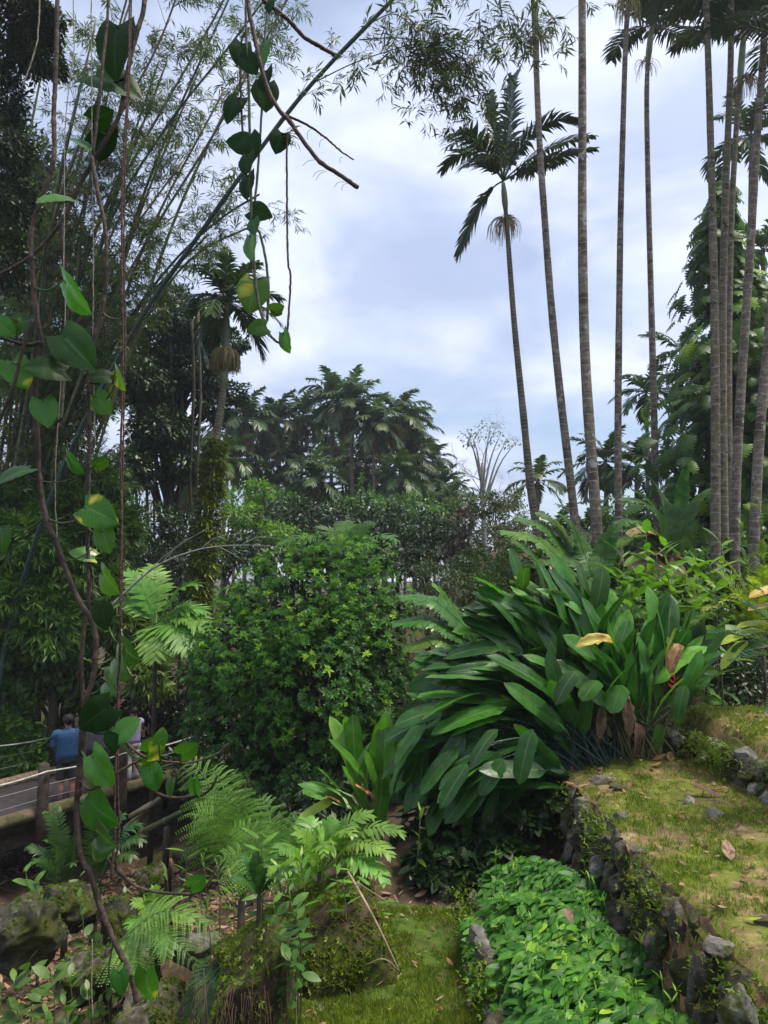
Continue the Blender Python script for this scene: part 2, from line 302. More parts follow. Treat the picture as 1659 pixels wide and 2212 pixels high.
M['grass'] = leafmat('grass', [(.05, .09, .014), (.1, .15, .02), (.19, .235, .04), (.33, .26, .11)], .5, .3, pos=[0, .5, .85, 1])
M['cycad'] = leafmat('cycad', [(.02, .06, .03), (.035, .085, .04)], .3, .18)
def plain(name, col, rough=.7, nscale=20, amt=.2, sheen=0):
    m, nt = newmat(name); l = nt.links.new
    n1 = noisen(nt, nscale, 4)
    cc = mixc(nt, 1.0, col, ramp(nt, n1, [(1 - amt,) * 3, (1 + amt,) * 3], [.3, .7]), 'MULTIPLY')
    p = nt.nodes.new('ShaderNodeBsdfPrincipled'); setin(p, Roughness=rough); l(cc, p.inputs['Base Color']); p.inputs['Specular IOR Level'].default_value = .3
    b = nt.nodes.new('ShaderNodeBump'); setin(b, Strength=.3, Distance=.02); l(noisen(nt, nscale * .4, 3), b.inputs['Height']); l(b.outputs[0], p.inputs['Normal'])
    o = nt.nodes.new('ShaderNodeOutputMaterial'); l(p.outputs[0], o.inputs['Surface']); return m
M['skin'] = plain('skin', (.27, .13, .085), .55, 30, .08)
M['hair'] = plain('hair', (.012, .01, .01), .6, 60, .4)
M['blue_cloth'] = plain('blue_cloth', (.025, .075, .17), .85, 14)
M['grey_cloth'] = plain('grey_cloth', (.13, .13, .14), .85, 14)
M['dark_cloth'] = plain('dark_cloth', (.03, .032, .036), .85, 14)
M['lilac_cloth'] = plain('lilac_cloth', (.33, .25, .45), .85, 14)
M['pale_cloth'] = plain('pale_cloth', (.42, .42, .42), .85, 14)
M['shoe'] = plain('shoe', (.05, .04, .035), .6, 14)
M['pink'] = plain('pink', (.5, .2, .2), .6, 14)
# ------------------------------------------------------------------ leaf shapes (axis +Y, upper side +Z, length 1)
def leafT(w=.3, n=4, fold=.12, droop=.12, shape='ellip', cols=1, wav=0.0, seed=0, twist=0.0):
    rg = np.random.default_rng(seed); V = []; A = []; k = 2 * cols + 1
    for i in range(n + 1):
        t = i / n
        f = {'ellip': max(math.sin(math.pi * min(max(t, .0), 1.0)), 0) ** .75, 'lance': (t ** .6) * (1 - t) ** .8 * 1.95,
             'heart': (.66 + .34 * math.sin(min(t / .34, 1) * math.pi / 2)) if t < .34 else max(math.cos((t - .34) / .66 * math.pi / 2), 0) ** .8, 'paddle': min(1.0, (t / .18) ** .6) * (1 - max(0, (t - .62) / .38) ** 2.3) ** .6,
             'strap': min(1.0, (t / .12 + .2)) * (1 - t ** 3)}[shape]
        hw = max(w / 2 * f, w * .012)
        for j in range(-cols, cols + 1):
            s = j / cols; x = s * hw
            y = t - (.2 * abs(s) ** 1.5 * (1 - t) ** 4 if shape == 'heart' else 0)
            z = fold * abs(x) * 1.6 - droop * t * t + (wav * w * rg.uniform(-1, 1) * abs(s) if 0 < i < n else 0) + twist * x * t - (fold * 1.1 * abs(s) ** 2.5 * hw)
            V.append((x, y, z)); A.append((s, t))
    Q = [(i * k + j, i * k + j + 1, (i + 1) * k + j + 1, (i + 1) * k + j) for i in range(n) for j in range(k - 1)]
    return np.array(V), np.array(Q), np.zeros((0, 3), int), np.array(A)
def diamondT(w=.4, fold=.1, droop=.1):
    V = np.array([(0, 0, 0), (-w / 2, .45, fold), (0, .5, 0), (w / 2, .45, fold), (0, 1, -droop)])
    return V, np.zeros((0, 4), int), np.array([(0, 2, 1), (0, 3, 2), (1, 2, 4), (2, 3, 4)]), np.array([(0, 0), (-1, .5), (0, .5), (1, .5), (0, 1.0)])
def mergeT(Ts):
    V = []; Q = []; T = []; A = []; n = 0
    for v, q, t, a in Ts:
        V.append(v); A.append(a); Q.append(q + n if len(q) else np.zeros((0, 4), int)); T.append(t + n if len(t) else np.zeros((0, 3), int)); n += len(v)
    return np.vstack(V), np.vstack(Q), np.vstack(T), np.vstack(A)
def xfT(T, Mx, loc, s=1.0): v, q, t, a = T; return (v * s) @ np.asarray(Mx).T + np.asarray(loc), q, t, a
D1 = diamondT(.42); DL = diamondT(.16, .04, .15); LANCE = leafT(.22, 4, .15, .22, 'lance'); ELL = leafT(.46, 4, .15, .18, 'ellip'); OVATE = leafT(.6, 4, .14, .15, 'heart')
def rosetteT(k=9, seed=1, w=.3):
    rg = np.random.default_rng(seed); out = []
    lf = leafT(w, 2, .12, .22, 'lance')
    for i in range(k):
        az = i * 2.4 + rg.uniform(-.3, .3); el = lerp(.15, 1.1, i / k) + rg.uniform(-.15, .15); s = rg.uniform(.75, 1.05) * lerp(1, .65, i / k)
        d = np.array([math.cos(az) * math.cos(el), math.sin(az) * math.cos(el), math.sin(el)])
        out.append(xfT(lf, frames(d, np.array([0, 0, 1.0])), (0, 0, .0), s))
    return mergeT(out)
def sprayT(seed, k=8, w=.12):
    """a bamboo twig: narrow leaves fanning from a thin stalk along +Y"""
    rg = np.random.default_rng(seed); out = []
    b = MB(); b.tube([(0, 0, 0), (0, .5, .03), (.02, 1.0, -.02)], [.008, .006, .003], 3); out.append((np.concatenate(b.v), np.concatenate(b.q), np.concatenate(b.t), np.concatenate(b.a)[:, :2]))
    for i in range(k):
        y = lerp(.3, 1.0, i / (k - 1)); az = (1 if i % 2 else -1) * rg.uniform(.2, 1.1) if i < k - 1 else 0
        d = np.array([math.sin(az), math.cos(az), rg.uniform(-.7, .25)])
        out.append(xfT(DL if w < .14 else LANCE, frames(d, np.array([rg.uniform(-.6, .6), rg.uniform(-.3, .3), 1])), (0, y, 0), rg.uniform(.6, .95)))
    return mergeT(out)
def monsteraT(seed):
    rg = np.random.default_rng(seed); V = []; A = []; Q = []
    nl = 7; n = 0
    for sgn in (-1, 1):
        for k in range(nl):
            y0 = k / nl * .92; y1 = (k + .84) / nl * .92 if k < nl - 1 else 1.0
            f = math.sin(math.pi * (.16 + .84 * (k + .5) / nl)) ** .55 * .43
            out = f * rg.uniform(.9, 1.05); back = -.12 * (1 - k / nl) + .14 * (k / nl)
            rows = [(0, y0, y0 + .92 / nl), (.45, y0 + back * .4 + .0, y1 + back * .4 + .03), (.85, y0 + back + .01, y1 + back * .9), (1.0, y0 + back * 1.1 + .035, y1 + back - .02)]
            for (s, ya, yb) in rows:
                for yy in (ya, yb):
                    V.append((sgn * out * s, min(yy, 1.02), -.16 * s * s * out * 2 - .22 * yy * yy + .05 * s)); A.append((sgn * s, yy))
            for r in range(3):
                a = n + 2 * r; q = (a, a + 1, a + 3, a + 2); Q.append(q if sgn < 0 else q[::-1])
            n += 8
    return np.array(V), np.array(Q), np.zeros((0, 3), int), np.array(A)
def scatter(mb, T, pos, dirs, nrm, size, rnd):
    mb.inst(T, frames(dirs, nrm), pos, size, rnd)
def unit(rng, n): return norm(rng.normal(size=(n, 3)))
# feathered leaf along a path: palm frond, cycad, torn banana leaf
def feather(mb, pts, rr, lf, n=34, wid=.04, ang=55, droop=.35, start=.12, vee=.3, seed=0, nrm=None, seg=2, rnd=None, taper=.35, jit=.12, dens=None):
    rng = np.random.default_rng(seed); p = spline(pts, 24); base = rng.uniform(.2, .8) if rnd is None else rnd
    mb.tube(p, np.linspace(rr, rr * .25, 24), 5, base)
    t = np.linspace(start, .995, n); idx = t * 23; i0 = np.clip(idx.astype(int), 0, 22); f = (idx - i0)[:, None]
    q = p[i0] * (1 - f) + p[i0 + 1] * f; tg = norm(p[i0 + 1] - p[i0])
    up = np.array([0, 0, 1.0]) if nrm is None else np.asarray(nrm, float)
    side = norm(np.cross(tg, up)); un = norm(np.cross(side, tg))
    prof = np.minimum(1, (t - start) / .18 + .35) * (1 - (np.maximum(t - .5, 0) / .5) ** 2 * (1 - taper))
    for sg in (-1, 1):
        keep = np.ones(n, bool) if dens is None else rng.random(n) < dens
        a = R(ang) + rng.uniform(-jit, jit, n); a = a - R(ang * .45) * t ** 3
        d = norm(side * sg * np.sin(a)[:, None] + tg * np.cos(a)[:, None] + un * (vee + rng.uniform(-jit, jit, n))[:, None])
        ll = lf * prof * rng.uniform(.88, 1.06, n)
        V = []; A = []
        wv = norm(np.cross(d, un)); g = np.array([0, 0, -1.0])
        dr = droop * rng.uniform(.6, 1.3, n)
        ns = seg + 1
        for k in range(ns + 1):
            s = k / ns; ww = wid * (.45, 1, .8, .1)[min(int(round(s * 3)), 3)] / 2
            c_ = q + d * (ll * s)[:, None] + g * (ll * dr * s * s)[:, None]
            V += [c_ - wv * ww, c_ + wv * ww]; A += [(-1, s), (1, s)]
        V = np.stack(V, 1)[keep]; K = len(V); m = V.shape[1]
        at = np.zeros((K, m, 3)); at[:, :, 0] = [x[0] * .5 + .2 for x in A]; at[:, :, 1] = [x[1] for x in A]; at[:, :, 2] = np.clip(base + rng.uniform(-.2, .2, K), 0, 1)[:, None]
        off = (np.arange(K) * m)[:, None, None]; qd = np.array([(2 * k, 2 * k + 1, 2 * k + 3, 2 * k + 2) for k in range(ns)])
        mb.add(V.reshape(-1, 3), (qd[None] + off).reshape(-1, 4), (), at.reshape(-1, 3))
def fern_frond(mb, pts, rr, pin, n=22, seed=0, nrm=None, m=13, pw=.3, droop=.25, start=.18, fan=65):
    """twice-divided frond: pinnae along the stalk, pinnules along each pinna"""
    rng = np.random.default_rng(seed); p = spline(pts, 24); base = rng.uniform(.2, .8); mb.tube(p, np.linspace(rr, rr * .2, 24), 5, base)
    up = np.array([0, 0, 1.0]) if nrm is None else np.asarray(nrm, float)
    lf = diamondT(.5, .03, .1)
    for t in np.linspace(start, .99, n):
        i = min(int(t * 23), 22); q = p[i] + (p[i + 1] - p[i]) * (t * 23 - i); tg = norm(p[i + 1] - p[i]); side = norm(np.cross(tg, up)); un = norm(np.cross(side, tg))
        L_ = pin * min(1, (t - start) / .15 + .55) * (1 - max(t - .35, 0) / .65 * .85) ** .9
        for sg in (-1, 1):
            a = R(fan - 22 * t) + rng.uniform(-.08, .08); d = norm(side * sg * math.sin(a) + tg * math.cos(a) + un * rng.uniform(-.02, .16))
            s = np.linspace(.05, 1, m); c_ = q + d * (L_ * s)[:, None] + np.array([0, 0, -1.0]) * (L_ * droop * s * s)[:, None]
            td = norm(np.gradient(c_, axis=0)); pn = norm(np.cross(td, np.cross(un, td)))
            sd2 = norm(np.cross(td, un)); pl = L_ * pw * (1 - .72 * s) * .62 + L_ * .025
            for s2 in (-1, 1):
                dd = norm(sd2 * s2 + td * .45 + un * rng.uniform(-.1, .1, m)[:, None])
                mb.inst(lf, frames(dd, np.broadcast_to(un, dd.shape)), c_, np.stack([pl, pl, pl], 1), np.clip(base + rng.uniform(-.25, .25, m), 0, 1))
# ------------------------------------------------------------------ terrain
def H(x, y):
    x = np.asarray(x, float); y = np.asarray(y, float)
    left = -1.15 + .9 * sm(-6, -10, x) + 1.3 * sm(17.5, 24, y) + .9 * sm(11.5, 8.0, y) + .5 * sm(-1.5, -4.0, x) * sm(12, 9, y) - .55 * sm(-1.0, -3, x) * sm(9, 7, y)
    right = 1.9 + .5 * sm(7.2, 8.6, y) + .33 * np.clip(y - 9.3, 0, 8) + .12 * np.clip(y - 17.3, 0, 12)
    right = 1.9 + (right - 1.9) * np.where(y > 9, lerp(1, .3 + .7 * sm(1.2, 4.2, x), sm(9, 11, y)), 1) + .5 * sm(3, 9, x) * sm(9, 12, y)
    lo = lerp(-1.75, -6.0, sm(7.2, 11, y)); hi = lerp(-.95, 2.4, sm(6.8, 9.8, y))
    z = lerp(left, right, sm(0, 1, (x - lo) / (hi - lo)))
    front = sm(4.6, 2.2, y); z = lerp(z, np.maximum(z, 3.3), front * sm(-2.4, -1.0, x))
    far = sm(24, 60, y); z = lerp(z, 1.5 + 0 * y, far)
    back = sm(3, -3, y); z = lerp(z, 3.4, back)
    lawn = (x > 1.86) & (y < 9.3) & (y > 1.0)
    z = np.where(lawn, np.maximum(2.9 + .03 * (x - 1.86) + .42 * sm(3.45, 3.75, x) * sm(6.6, 7.2, y), np.where(y < 4, z, 0)), z)
    bed = (x > .82) & (x <= 1.86) & (y < 6.75) & (y > 1.0); z = np.where(bed, np.maximum(2.28, np.where(y < 3, z, 0)), z)
    z = z + .03 * np.sin(x * 2.1 + 1.3 * np.sin(y * 1.7)) * np.sin(y * 2.4) + .05 * np.sin(x * .9 + y * .6) * sm(7, 10, y)
    return z
def grid(xs, ys, zf, name, mat):
    X, Y = np.meshgrid(xs, ys); Z = zf(X, Y); m = len(xs); n = len(ys); b = MB()
    i = np.arange(n - 1)[:, None] * m + np.arange(m - 1)[None]
    b.add(np.stack([X, Y, Z], -1).reshape(-1, 3), np.stack([i, i + 1, i + m + 1, i + m], -1).reshape(-1, 4)); return b.build(name, mat)
def ax(a, b, lo, hi, st, k): return np.unique(np.concatenate([a + np.linspace(0, 1, k) ** .5 * (lo - a), np.arange(lo, hi, st), hi + np.linspace(0, 1, k) ** 2 * (b - hi)]))
rg0 = np.random.default_rng(5)
def bumpz(x, y, s, a, o=0):
    return a * np.array([noise.noise((float(p) * s + o, float(q) * s, o)) for p, q in zip(np.ravel(x), np.ravel(y))]).reshape(np.shape(x))
def Hb(X, Y):
    near = (np.abs(X) < 13) & (Y > 2) & (Y < 22); z = H(X, Y); b = np.zeros_like(z); b[near] = bumpz(X[near], Y[near], 1.3, .13) * sm(-1.0, -2.0, X[near]) + bumpz(X[near], Y[near], 5, .035); return z + b
tag(grid(ax(-500, 500, -12, 6.5, .085, 26), ax(-80, 900, 1.5, 18, .085, 26), Hb, 'ground', M['ground']), kind='structure')
tag(grid(np.arange(1.9, 6.6, .1), np.arange(1.6, 9.25, .1), lambda x, y: H(x, y) + .045 + bumpz(x, y, 3, .03) - .12 * sm(2.0, 1.88, x + bumpz(x, y, 4, .1)), 'lawn', M['lawn']), kind='structure')
tag(grid(np.arange(-.75, .84, .06), np.arange(3.2, 7.3, .06), lambda x, y: H(x, y) + .045 + bumpz(x, y, 3, .03), 'grass_path', M['path']), kind='structure')
# ------------------------------------------------------------------ rocks
import bmesh
def icoV(sub):
    bm = bmesh.new(); bmesh.ops.create_icosphere(bm, subdivisions=sub, radius=1); bm.verts.ensure_lookup_table()
    v = np.array([q.co[:] for q in bm.verts]); f = np.array([[w.index for w in p.verts] for p in bm.faces]); bm.free(); return v, f
ICO = {k: icoV(k) for k in (2, 3, 4, 5)}
def rockT(seed, sub=3, rough=.35, facet=5):
    v, f = ICO[sub]; rng = np.random.default_rng(seed); v = v.copy()
    for _ in range(facet * 3):      # chop flat faces
        d = unit(rng, 1)[0]; h = rng.uniform(.55, .88); s = v @ d; v = v - np.where(s > h, s - h, 0)[:, None] * d
    nz = np.array([noise.fractal(Vector(q * 1.7 + seed * 7.3), .8, 2.2, 4) for q in v]); v = v * (1 + rough * .32 * nz)[:, None]
    return v, np.zeros((0, 4), int), f, np.zeros((len(v), 2))
ROCKS = [rockT(i, 3) for i in range(9)]
def rotz(a): c_, s = math.cos(a), math.sin(a); return np.array([[c_, -s, 0], [s, c_, 0], [0, 0, 1]])
def rock_mesh(i, size, rng, tilt=.25):
    b = MB(); T = ROCKS[i % 9]; Mx = rotz(rng.uniform(0, 6.3)) @ np.array(Vector((rng.uniform(-tilt, tilt), rng.uniform(-tilt, tilt), 1)).to_track_quat('Z', 'Y').to_matrix())
    v = (T[0] * np.asarray(size)) @ Mx.T; b.add(v, (), T[2]); return b
def rock(name, label, c_, size, i, mat, cat='rock', group=None, seed=0, big=None):
    rng = np.random.default_rng(seed + i); b = MB()
    T = ROCKS[i % 9] if not big else rockT(seed + i, 5, big)
    v = (T[0] * np.asarray(size)) @ rotz(rng.uniform(0, 6.3)).T
    b.add(v + np.asarray(c_), (), T[2]); o = b.build(name, mat, None, c_, smooth=bool(big))
    return tag(o, label, cat, group)
def ghit(u, v):
    """where the view ray through (u, v) meets the ground"""
    d = np.arange(2.2, 40, .01); p = P(u, v, d); k = np.argmax(p[:, 2] < H(p[:, 0], p[:, 1])); q = p[k]; q[2] = float(H(q[0], q[1])); return q
# ------------------------------------------------------------------ palms
def to_ground(pts):
    x, y = pts[-1][0], pts[-1][1]; g = float(H(x, y)) - .15
    return np.vstack([pts, [[x + .0, y, g]]]) if pts[-1][2] > g + .2 else pts
def frond_pts(c_, az, el, L_, arch, wind=(0, 0, 0)):
    w = np.asarray(wind, float); h = np.array([math.cos(az), math.sin(az), 0]); out = [np.asarray(c_, float)]
    for k in range(4):
        e = el - arch * (k / 3.0) ** 1.3; out.append(out[-1] + L_ / 4 * norm(h * math.cos(e) + np.array([0, 0, math.sin(e)]) + w * (k / 3.0)))
    return np.array(out)
def flower_stalk(parent, c_, r, hang, n, seed, mat='stalk', name='flower_stalk', th=.006):
    rng = np.random.default_rng(seed); b = MB()
    for i in range(n):
        az = rng.uniform(0, 6.28); o = np.array([math.cos(az), math.sin(az), 0]); rr = r * rng.uniform(.4, 1.0); k = rng.uniform(.5, 1)
        p = [c_ + o * .04, c_ + o * rr * .5 + [0, 0, .12 * r], c_ + o * rr * .9 + [0, 0, -.25 * hang * k], c_ + o * rr * rng.uniform(.85, 1.1) + [0, 0, -hang * k]]
        b.tube(spline(p, 6), [th * 1.8, th * 1.5, th, th, th, th * .6], 3, rng.uniform(0, 1))
    return b.build(name, M[mat], parent)
def palm(name, label, px, d, w, crown=None, shaft=0, mat='palm_bark', fmat='palm_dark', seed=0, stalk=None, L_=2.0, wind=(0, 0, 0), custom=None, cat='palm tree', group=None, els=(1.35, -.5), lf=.55, arch=(.6, 1.2), n=30, wid=.05):
    pts = P([p[0] for p in px], [p[1] for p in px], d); pts = to_ground(pts); q = spline(pts, 40); s = np.linspace(0, 1, 40)
    t = thing(name, label, cat, q[-1] + [0, 0, .15], group); rng = np.random.default_rng(seed)
    rad = np.interp(s, [0, .75, 1], [w[0], lerp(w[0], w[1], .8), w[1]]) * pxm(d) / 2
    rad = rad * (1 + .02 * rng.normal(size=40)); rad = rad * (1 + .45 * np.clip((s - .94) / .06, 0, 1) ** 2)
    b = MB(); k0 = int(40 * shaft); b.tube(q[max(k0 - 1, 0):], rad[max(k0 - 1, 0):], 12, rng.uniform()); b.build('trunk', M[mat], t)
    if shaft:
        b = MB(); ss = np.linspace(0, 1, k0 + 1); b.tube(q[:k0 + 1], rad[:k0 + 1] * (1.0 + .55 * np.sin(math.pi * np.clip(ss * .9 + .1, 0, 1)) ** .8 - .35 * (1 - ss) ** 2), 12); b.build('crownshaft', M['shaft'], t)
    if stalk:
        for i, (u, v, r, hg, k) in enumerate(stalk): flower_stalk(t, P(u, v, d) * 1.0, r * pxm(d), hg * pxm(d), k, seed + 7 + i)
    if custom:
        for i, (cx, tip, L2) in enumerate(custom):
            pp = np.array([q[0] + [0, 0, .05], P(cx[0], cx[1], d + cx[2]), P(tip[0], tip[1], d + tip[2])]); b = MB()
            t_ = np.linspace(0, 1, 7)[:, None]; bz = (1 - t_) ** 2 * pp[0] + 2 * t_ * (1 - t_) * (pp[1] * 1.25 - .25 * (pp[0] + pp[2]) / 2) + t_ ** 2 * pp[2]
            feather(b, bz, .022, L2, n, wid, 52, .45, .14, .25, seed + i, jit=.16); b.build('frond', M[fmat], t)
    elif crown:
        for i in range(crown):
            el = lerp(els[0], els[1], i / max(crown - 1, 1)) + rng.uniform(-.15, .15); b = MB()
            feather(b, frond_pts(q[0] + [0, 0, .05], i * 2.4 + rng.uniform(-.3, .3), el, L_ * rng.uniform(.85, 1.1), rng.uniform(*arch), wind), .022, lf, n, wid, 52, .5, .14, .25, seed + i, jit=.16); b.build('frond', M[fmat], t)
    return t
WND = (.35, 0, .05)
palm('palm_tree', 'slim palm whose whole wind-blown crown stands alone against the sky', [(1087, 395), (1091, 440), (1096, 500), (1111, 700), (1131, 900), (1146, 1050), (1166, 1195)], 17, (9, 20), shaft=.09, mat='palm_bark_fine', seed=1,
     stalk=[(1092, 476, 42, 55, 70), (1094, 480, 30, 40, 30)],
     custom=[((1058, 260, 0), (1064, 196, .3), .35), ((1098, 240, -.3), (1122, 150, -.2), .62), ((1105, 255, .5), (1106, 165, .8), .55), ((1020, 270, -.4), (968, 300, -1.0), .6), ((1020, 300, .4), (958, 366, .8), .55), ((1040, 330, -.6), (1002, 360, -1.2), .5),
             ((1040, 420, .2), (990, 553, .5), .42), ((1160, 250, -.3), (1250, 262, -.6), .6), ((1180, 310, .2), (1281, 296, .4), .5), ((1180, 340, -.3), (1284, 322, -.5), .45), ((1150, 360, .4), (1215, 350, .9), .6), ((1120, 300, .8), (1190, 240, 1.4), .6), ((1070, 260, .9), (1040, 210, 1.3), .5)], n=40, wid=.075)
palm('palm_tree', 'palm trunk crossing in front of the wind-blown crown, flower bunch high on it', [(1153, -190), (1154, -80), (1157, 100), (1165, 300), (1175, 450), (1190, 650), (1210, 850), (1230, 1020), (1248, 1190)], 15.5, (11, 20), crown=12, shaft=.2, seed=20, stalk=[(1164, 82, 34, 40, 90)], wind=WND, els=(1.4, .5))
palm('palm_tree', 'thickest pale ringed palm trunk rising behind the big-leaved clump', [(1256, -260), (1257, -80), (1258, 200), (1258, 500), (1263, 750), (1275, 950), (1290, 1150), (1298, 1290)], 13, (15, 26), crown=12, shaft=.1, seed=40, wind=WND, els=(1.4, .4))
palm('palm_tree', 'straight palm trunk with brown flower bunch just under the top edge', [(1362, -190), (1360, -40), (1352, 80), (1345, 300), (1340, 500), (1336, 800), (1335, 1000), (1339, 1270)], 16, (10, 17), crown=12, shaft=.14, seed=60, stalk=[(1358, -6, 34, 75, 90)], wind=WND, els=(1.4, .4))
palm('palm_tree', 'palm with dense dark crown at the top edge and a small pale flower bunch', [(1408, 58), (1402, 110), (1397, 200), (1400, 400), (1408, 700), (1413, 900), (1416, 1070)], 19, (10, 16), crown=17, shaft=.09, seed=80, stalk=[(1393, 136, 34, 34, 34)], wind=(.5, 0, .1), els=(1.45, .35), L_=2.0, lf=.6, wid=.08, arch=(.3, .8))
palm('palm_tree', 'mossy green-tinged palm trunk, first of the four crowded together', [(1521, -60), (1525, 0), (1532, 200), (1540, 500), (1545, 800), (1546, 1200)], 14, (12, 22), crown=12, shaft=.04, mat='palm_bark_green', seed=100, els=(1.4, -.2), L_=1.3, wind=WND)
palm('palm_tree', 'grey palm trunk half hidden behind the mossy one', [(1585, -200), (1580, -60), (1578, 150), (1568, 400), (1561, 700), (1562, 1000), (1566, 1260)], 15.3, (11, 20), crown=12, shaft=.05, mat='palm_bark_green', seed=120, els=(1.4, .4), wind=WND)
palm('palm_tree', 'dark palm trunk with forked crown and dark flower bunch beside the crowded trunks', [(1607, 68), (1602, 130), (1597, 200), (1589, 300), (1579, 500), (1573, 800), (1576, 1100), (1586, 1260)], 16.5, (10, 18), crown=16, shaft=.1, mat='palm_bark_green', seed=140, stalk=[(1606, 172, 36, 42, 120)], L_=1.9, lf=.6, wid=.08, els=(1.4, .4), wind=WND, arch=(.3, .8))
palm('palm_tree', 'leaning pale blotchy palm trunk running from top edge into the undergrowth', [(1655, -220), (1652, -60), (1650, 100), (1635, 300), (1620, 550), (1600, 850), (1590, 1050), (1588, 1230)], 14.5, (13, 21), crown=12, shaft=.05, seed=160, els=(1.4, .4), wind=WND)
palm('palm_tree', 'outermost pale blotchy palm trunk cut by the picture edge', [(1705, 100), (1684, 400), (1667, 650), (1648, 850), (1637, 1000), (1631, 1130), (1628, 1220)], 13.5, (14, 23), crown=12, shaft=.07, seed=180, els=(1.4, .4), wind=WND)
palm('palm_tree', 'thin distant palm with wind-swept crown showing between two leaning trunks', [(1622, 300), (1620, 400), (1618, 560), (1618, 770), (1618, 1000)], 27, (6, 9), crown=15, shaft=.05, seed=200, L_=2.3, wind=(.7, 0, 0), lf=.6, wid=.1, els=(1.3, -.4), n=24)
palm('palm_tree', 'short palm whose crown fans out beside the vine-covered tree', [(1648, 545), (1650, 700), (1652, 1000)], 24, (9, 12), crown=15, seed=220, L_=1.6, fmat='palm_leaf', lf=.5, wid=.08, n=24)
palm('palm_tree', 'small palm with ragged crown between two tall trunks beside the vines', [(1395, 850), (1398, 950), (1400, 1100)], 27, (7, 10), crown=14, seed=240, L_=1.5, fmat='palm_leaf', lf=.45, wid=.08, n=22)
palm('palm_tree', 'small palm poking two fronds out of the vine-covered tree', [(1470, 760), (1472, 900), (1475, 1050)], 25, (7, 10), crown=11, seed=250, L_=1.6, fmat='palm_leaf', lf=.4, wid=.08, n=22)
palm('palm_tree', 'low bushy palm crown behind the thickest ringed trunk', [(1308, 1000), (1310, 1100), (1312, 1200)], 30, (9, 12), crown=16, seed=260, L_=1.9, lf=.5, wid=.1, n=22, els=(1.4, -.6))
palm('palm_tree', 'low dark palm crown between the straight trunk and the dense-crowned palm', [(1375, 1010), (1376, 1100), (1378, 1200)], 28, (9, 12), crown=15, seed=270, L_=1.6, lf=.5, wid=.1, n=22)
palm('palm_tree', 'ragged windblown palm behind the base of the slim palm', [(1162, 1040), (1160, 1120), (1158, 1230)], 38, (9, 12), crown=14, seed=280, L_=1.9, fmat='palm_leaf', lf=.55, wid=.12, n=20)
palm('palm_tree', 'low palm with drooping fronds at the foot of the second tall trunk', [(1200, 1160), (1200, 1220), (1200, 1280)], 30, (8, 12), crown=13, seed=290, L_=1.9, fmat='palm_leaf', lf=.5, wid=.1, n=20)
palm('palm_tree', 'pale-fronded palm low between the two thickest trunks', [(1268, 1150), (1268, 1220), (1268, 1280)], 26, (8, 12), crown=12, seed=295, L_=1.5, fmat='palm_leaf', lf=.5, wid=.1, n=20)
# the far grove: three palms built, the rest copied
def proto(seed, nf, L_, fmat, stalkhang):
    t = thing('palm_tree', 'x', 'palm tree', (0, 0, 0)); rng = np.random.default_rng(seed)
    b = MB(); b.tube(spline([(0, 0, 14), (.1, 0, 10), (-.1, .1, 5), (0, 0, -7)], 16), np.linspace(.11, .17, 16), 8); b.build('trunk', M['palm_bark_green'], t)
    b = MB(); b.tube([(0, 0, 14.1), (0, 0, 13.6), (.01, 0, 12.9)], [.1, .17, .15], 8); b.build('crownshaft', M['shaft'], t)
    flower_stalk(t, np.array([.02, 0, 12.85]), .55, stalkhang, 46, seed + 5, 'palm_dead', th=.02)
    for i in range(nf):
        el = lerp(1.4, -.55, i / (nf - 1)) + rng.uniform(-.12, .12); b = MB()
        feather(b, frond_pts((0, 0, 14.1), i * 2.4 + rng.uniform(-.3, .3), el, L_ * rng.uniform(.85, 1.1), rng.uniform(.7, 1.3), (.18, 0, 0)), .03, .95, 26, .15, 50, .55, .12, .25, seed + i, jit=.18); b.build('frond', M[fmat], t)
    for i in range(2):
        b = MB(); feather(b, frond_pts((0, 0, 13.7), i * 2.9 + seed, -1.1, L_ * .8, .4), .03, .4, 12, .1, 40, .6, .15, .1, seed + 50 + i); b.build('dead_frond', M['palm_dead'], t)
    return t
protos = [proto(300, 19, 2.75, 'palm_leaf', .9), proto(330, 18, 2.6, 'palm_dark', 1.2), proto(360, 20, 2.9, 'palm_leaf', .7)]
X_ = 'shaded lesser palm crammed among the others inside the far grove'
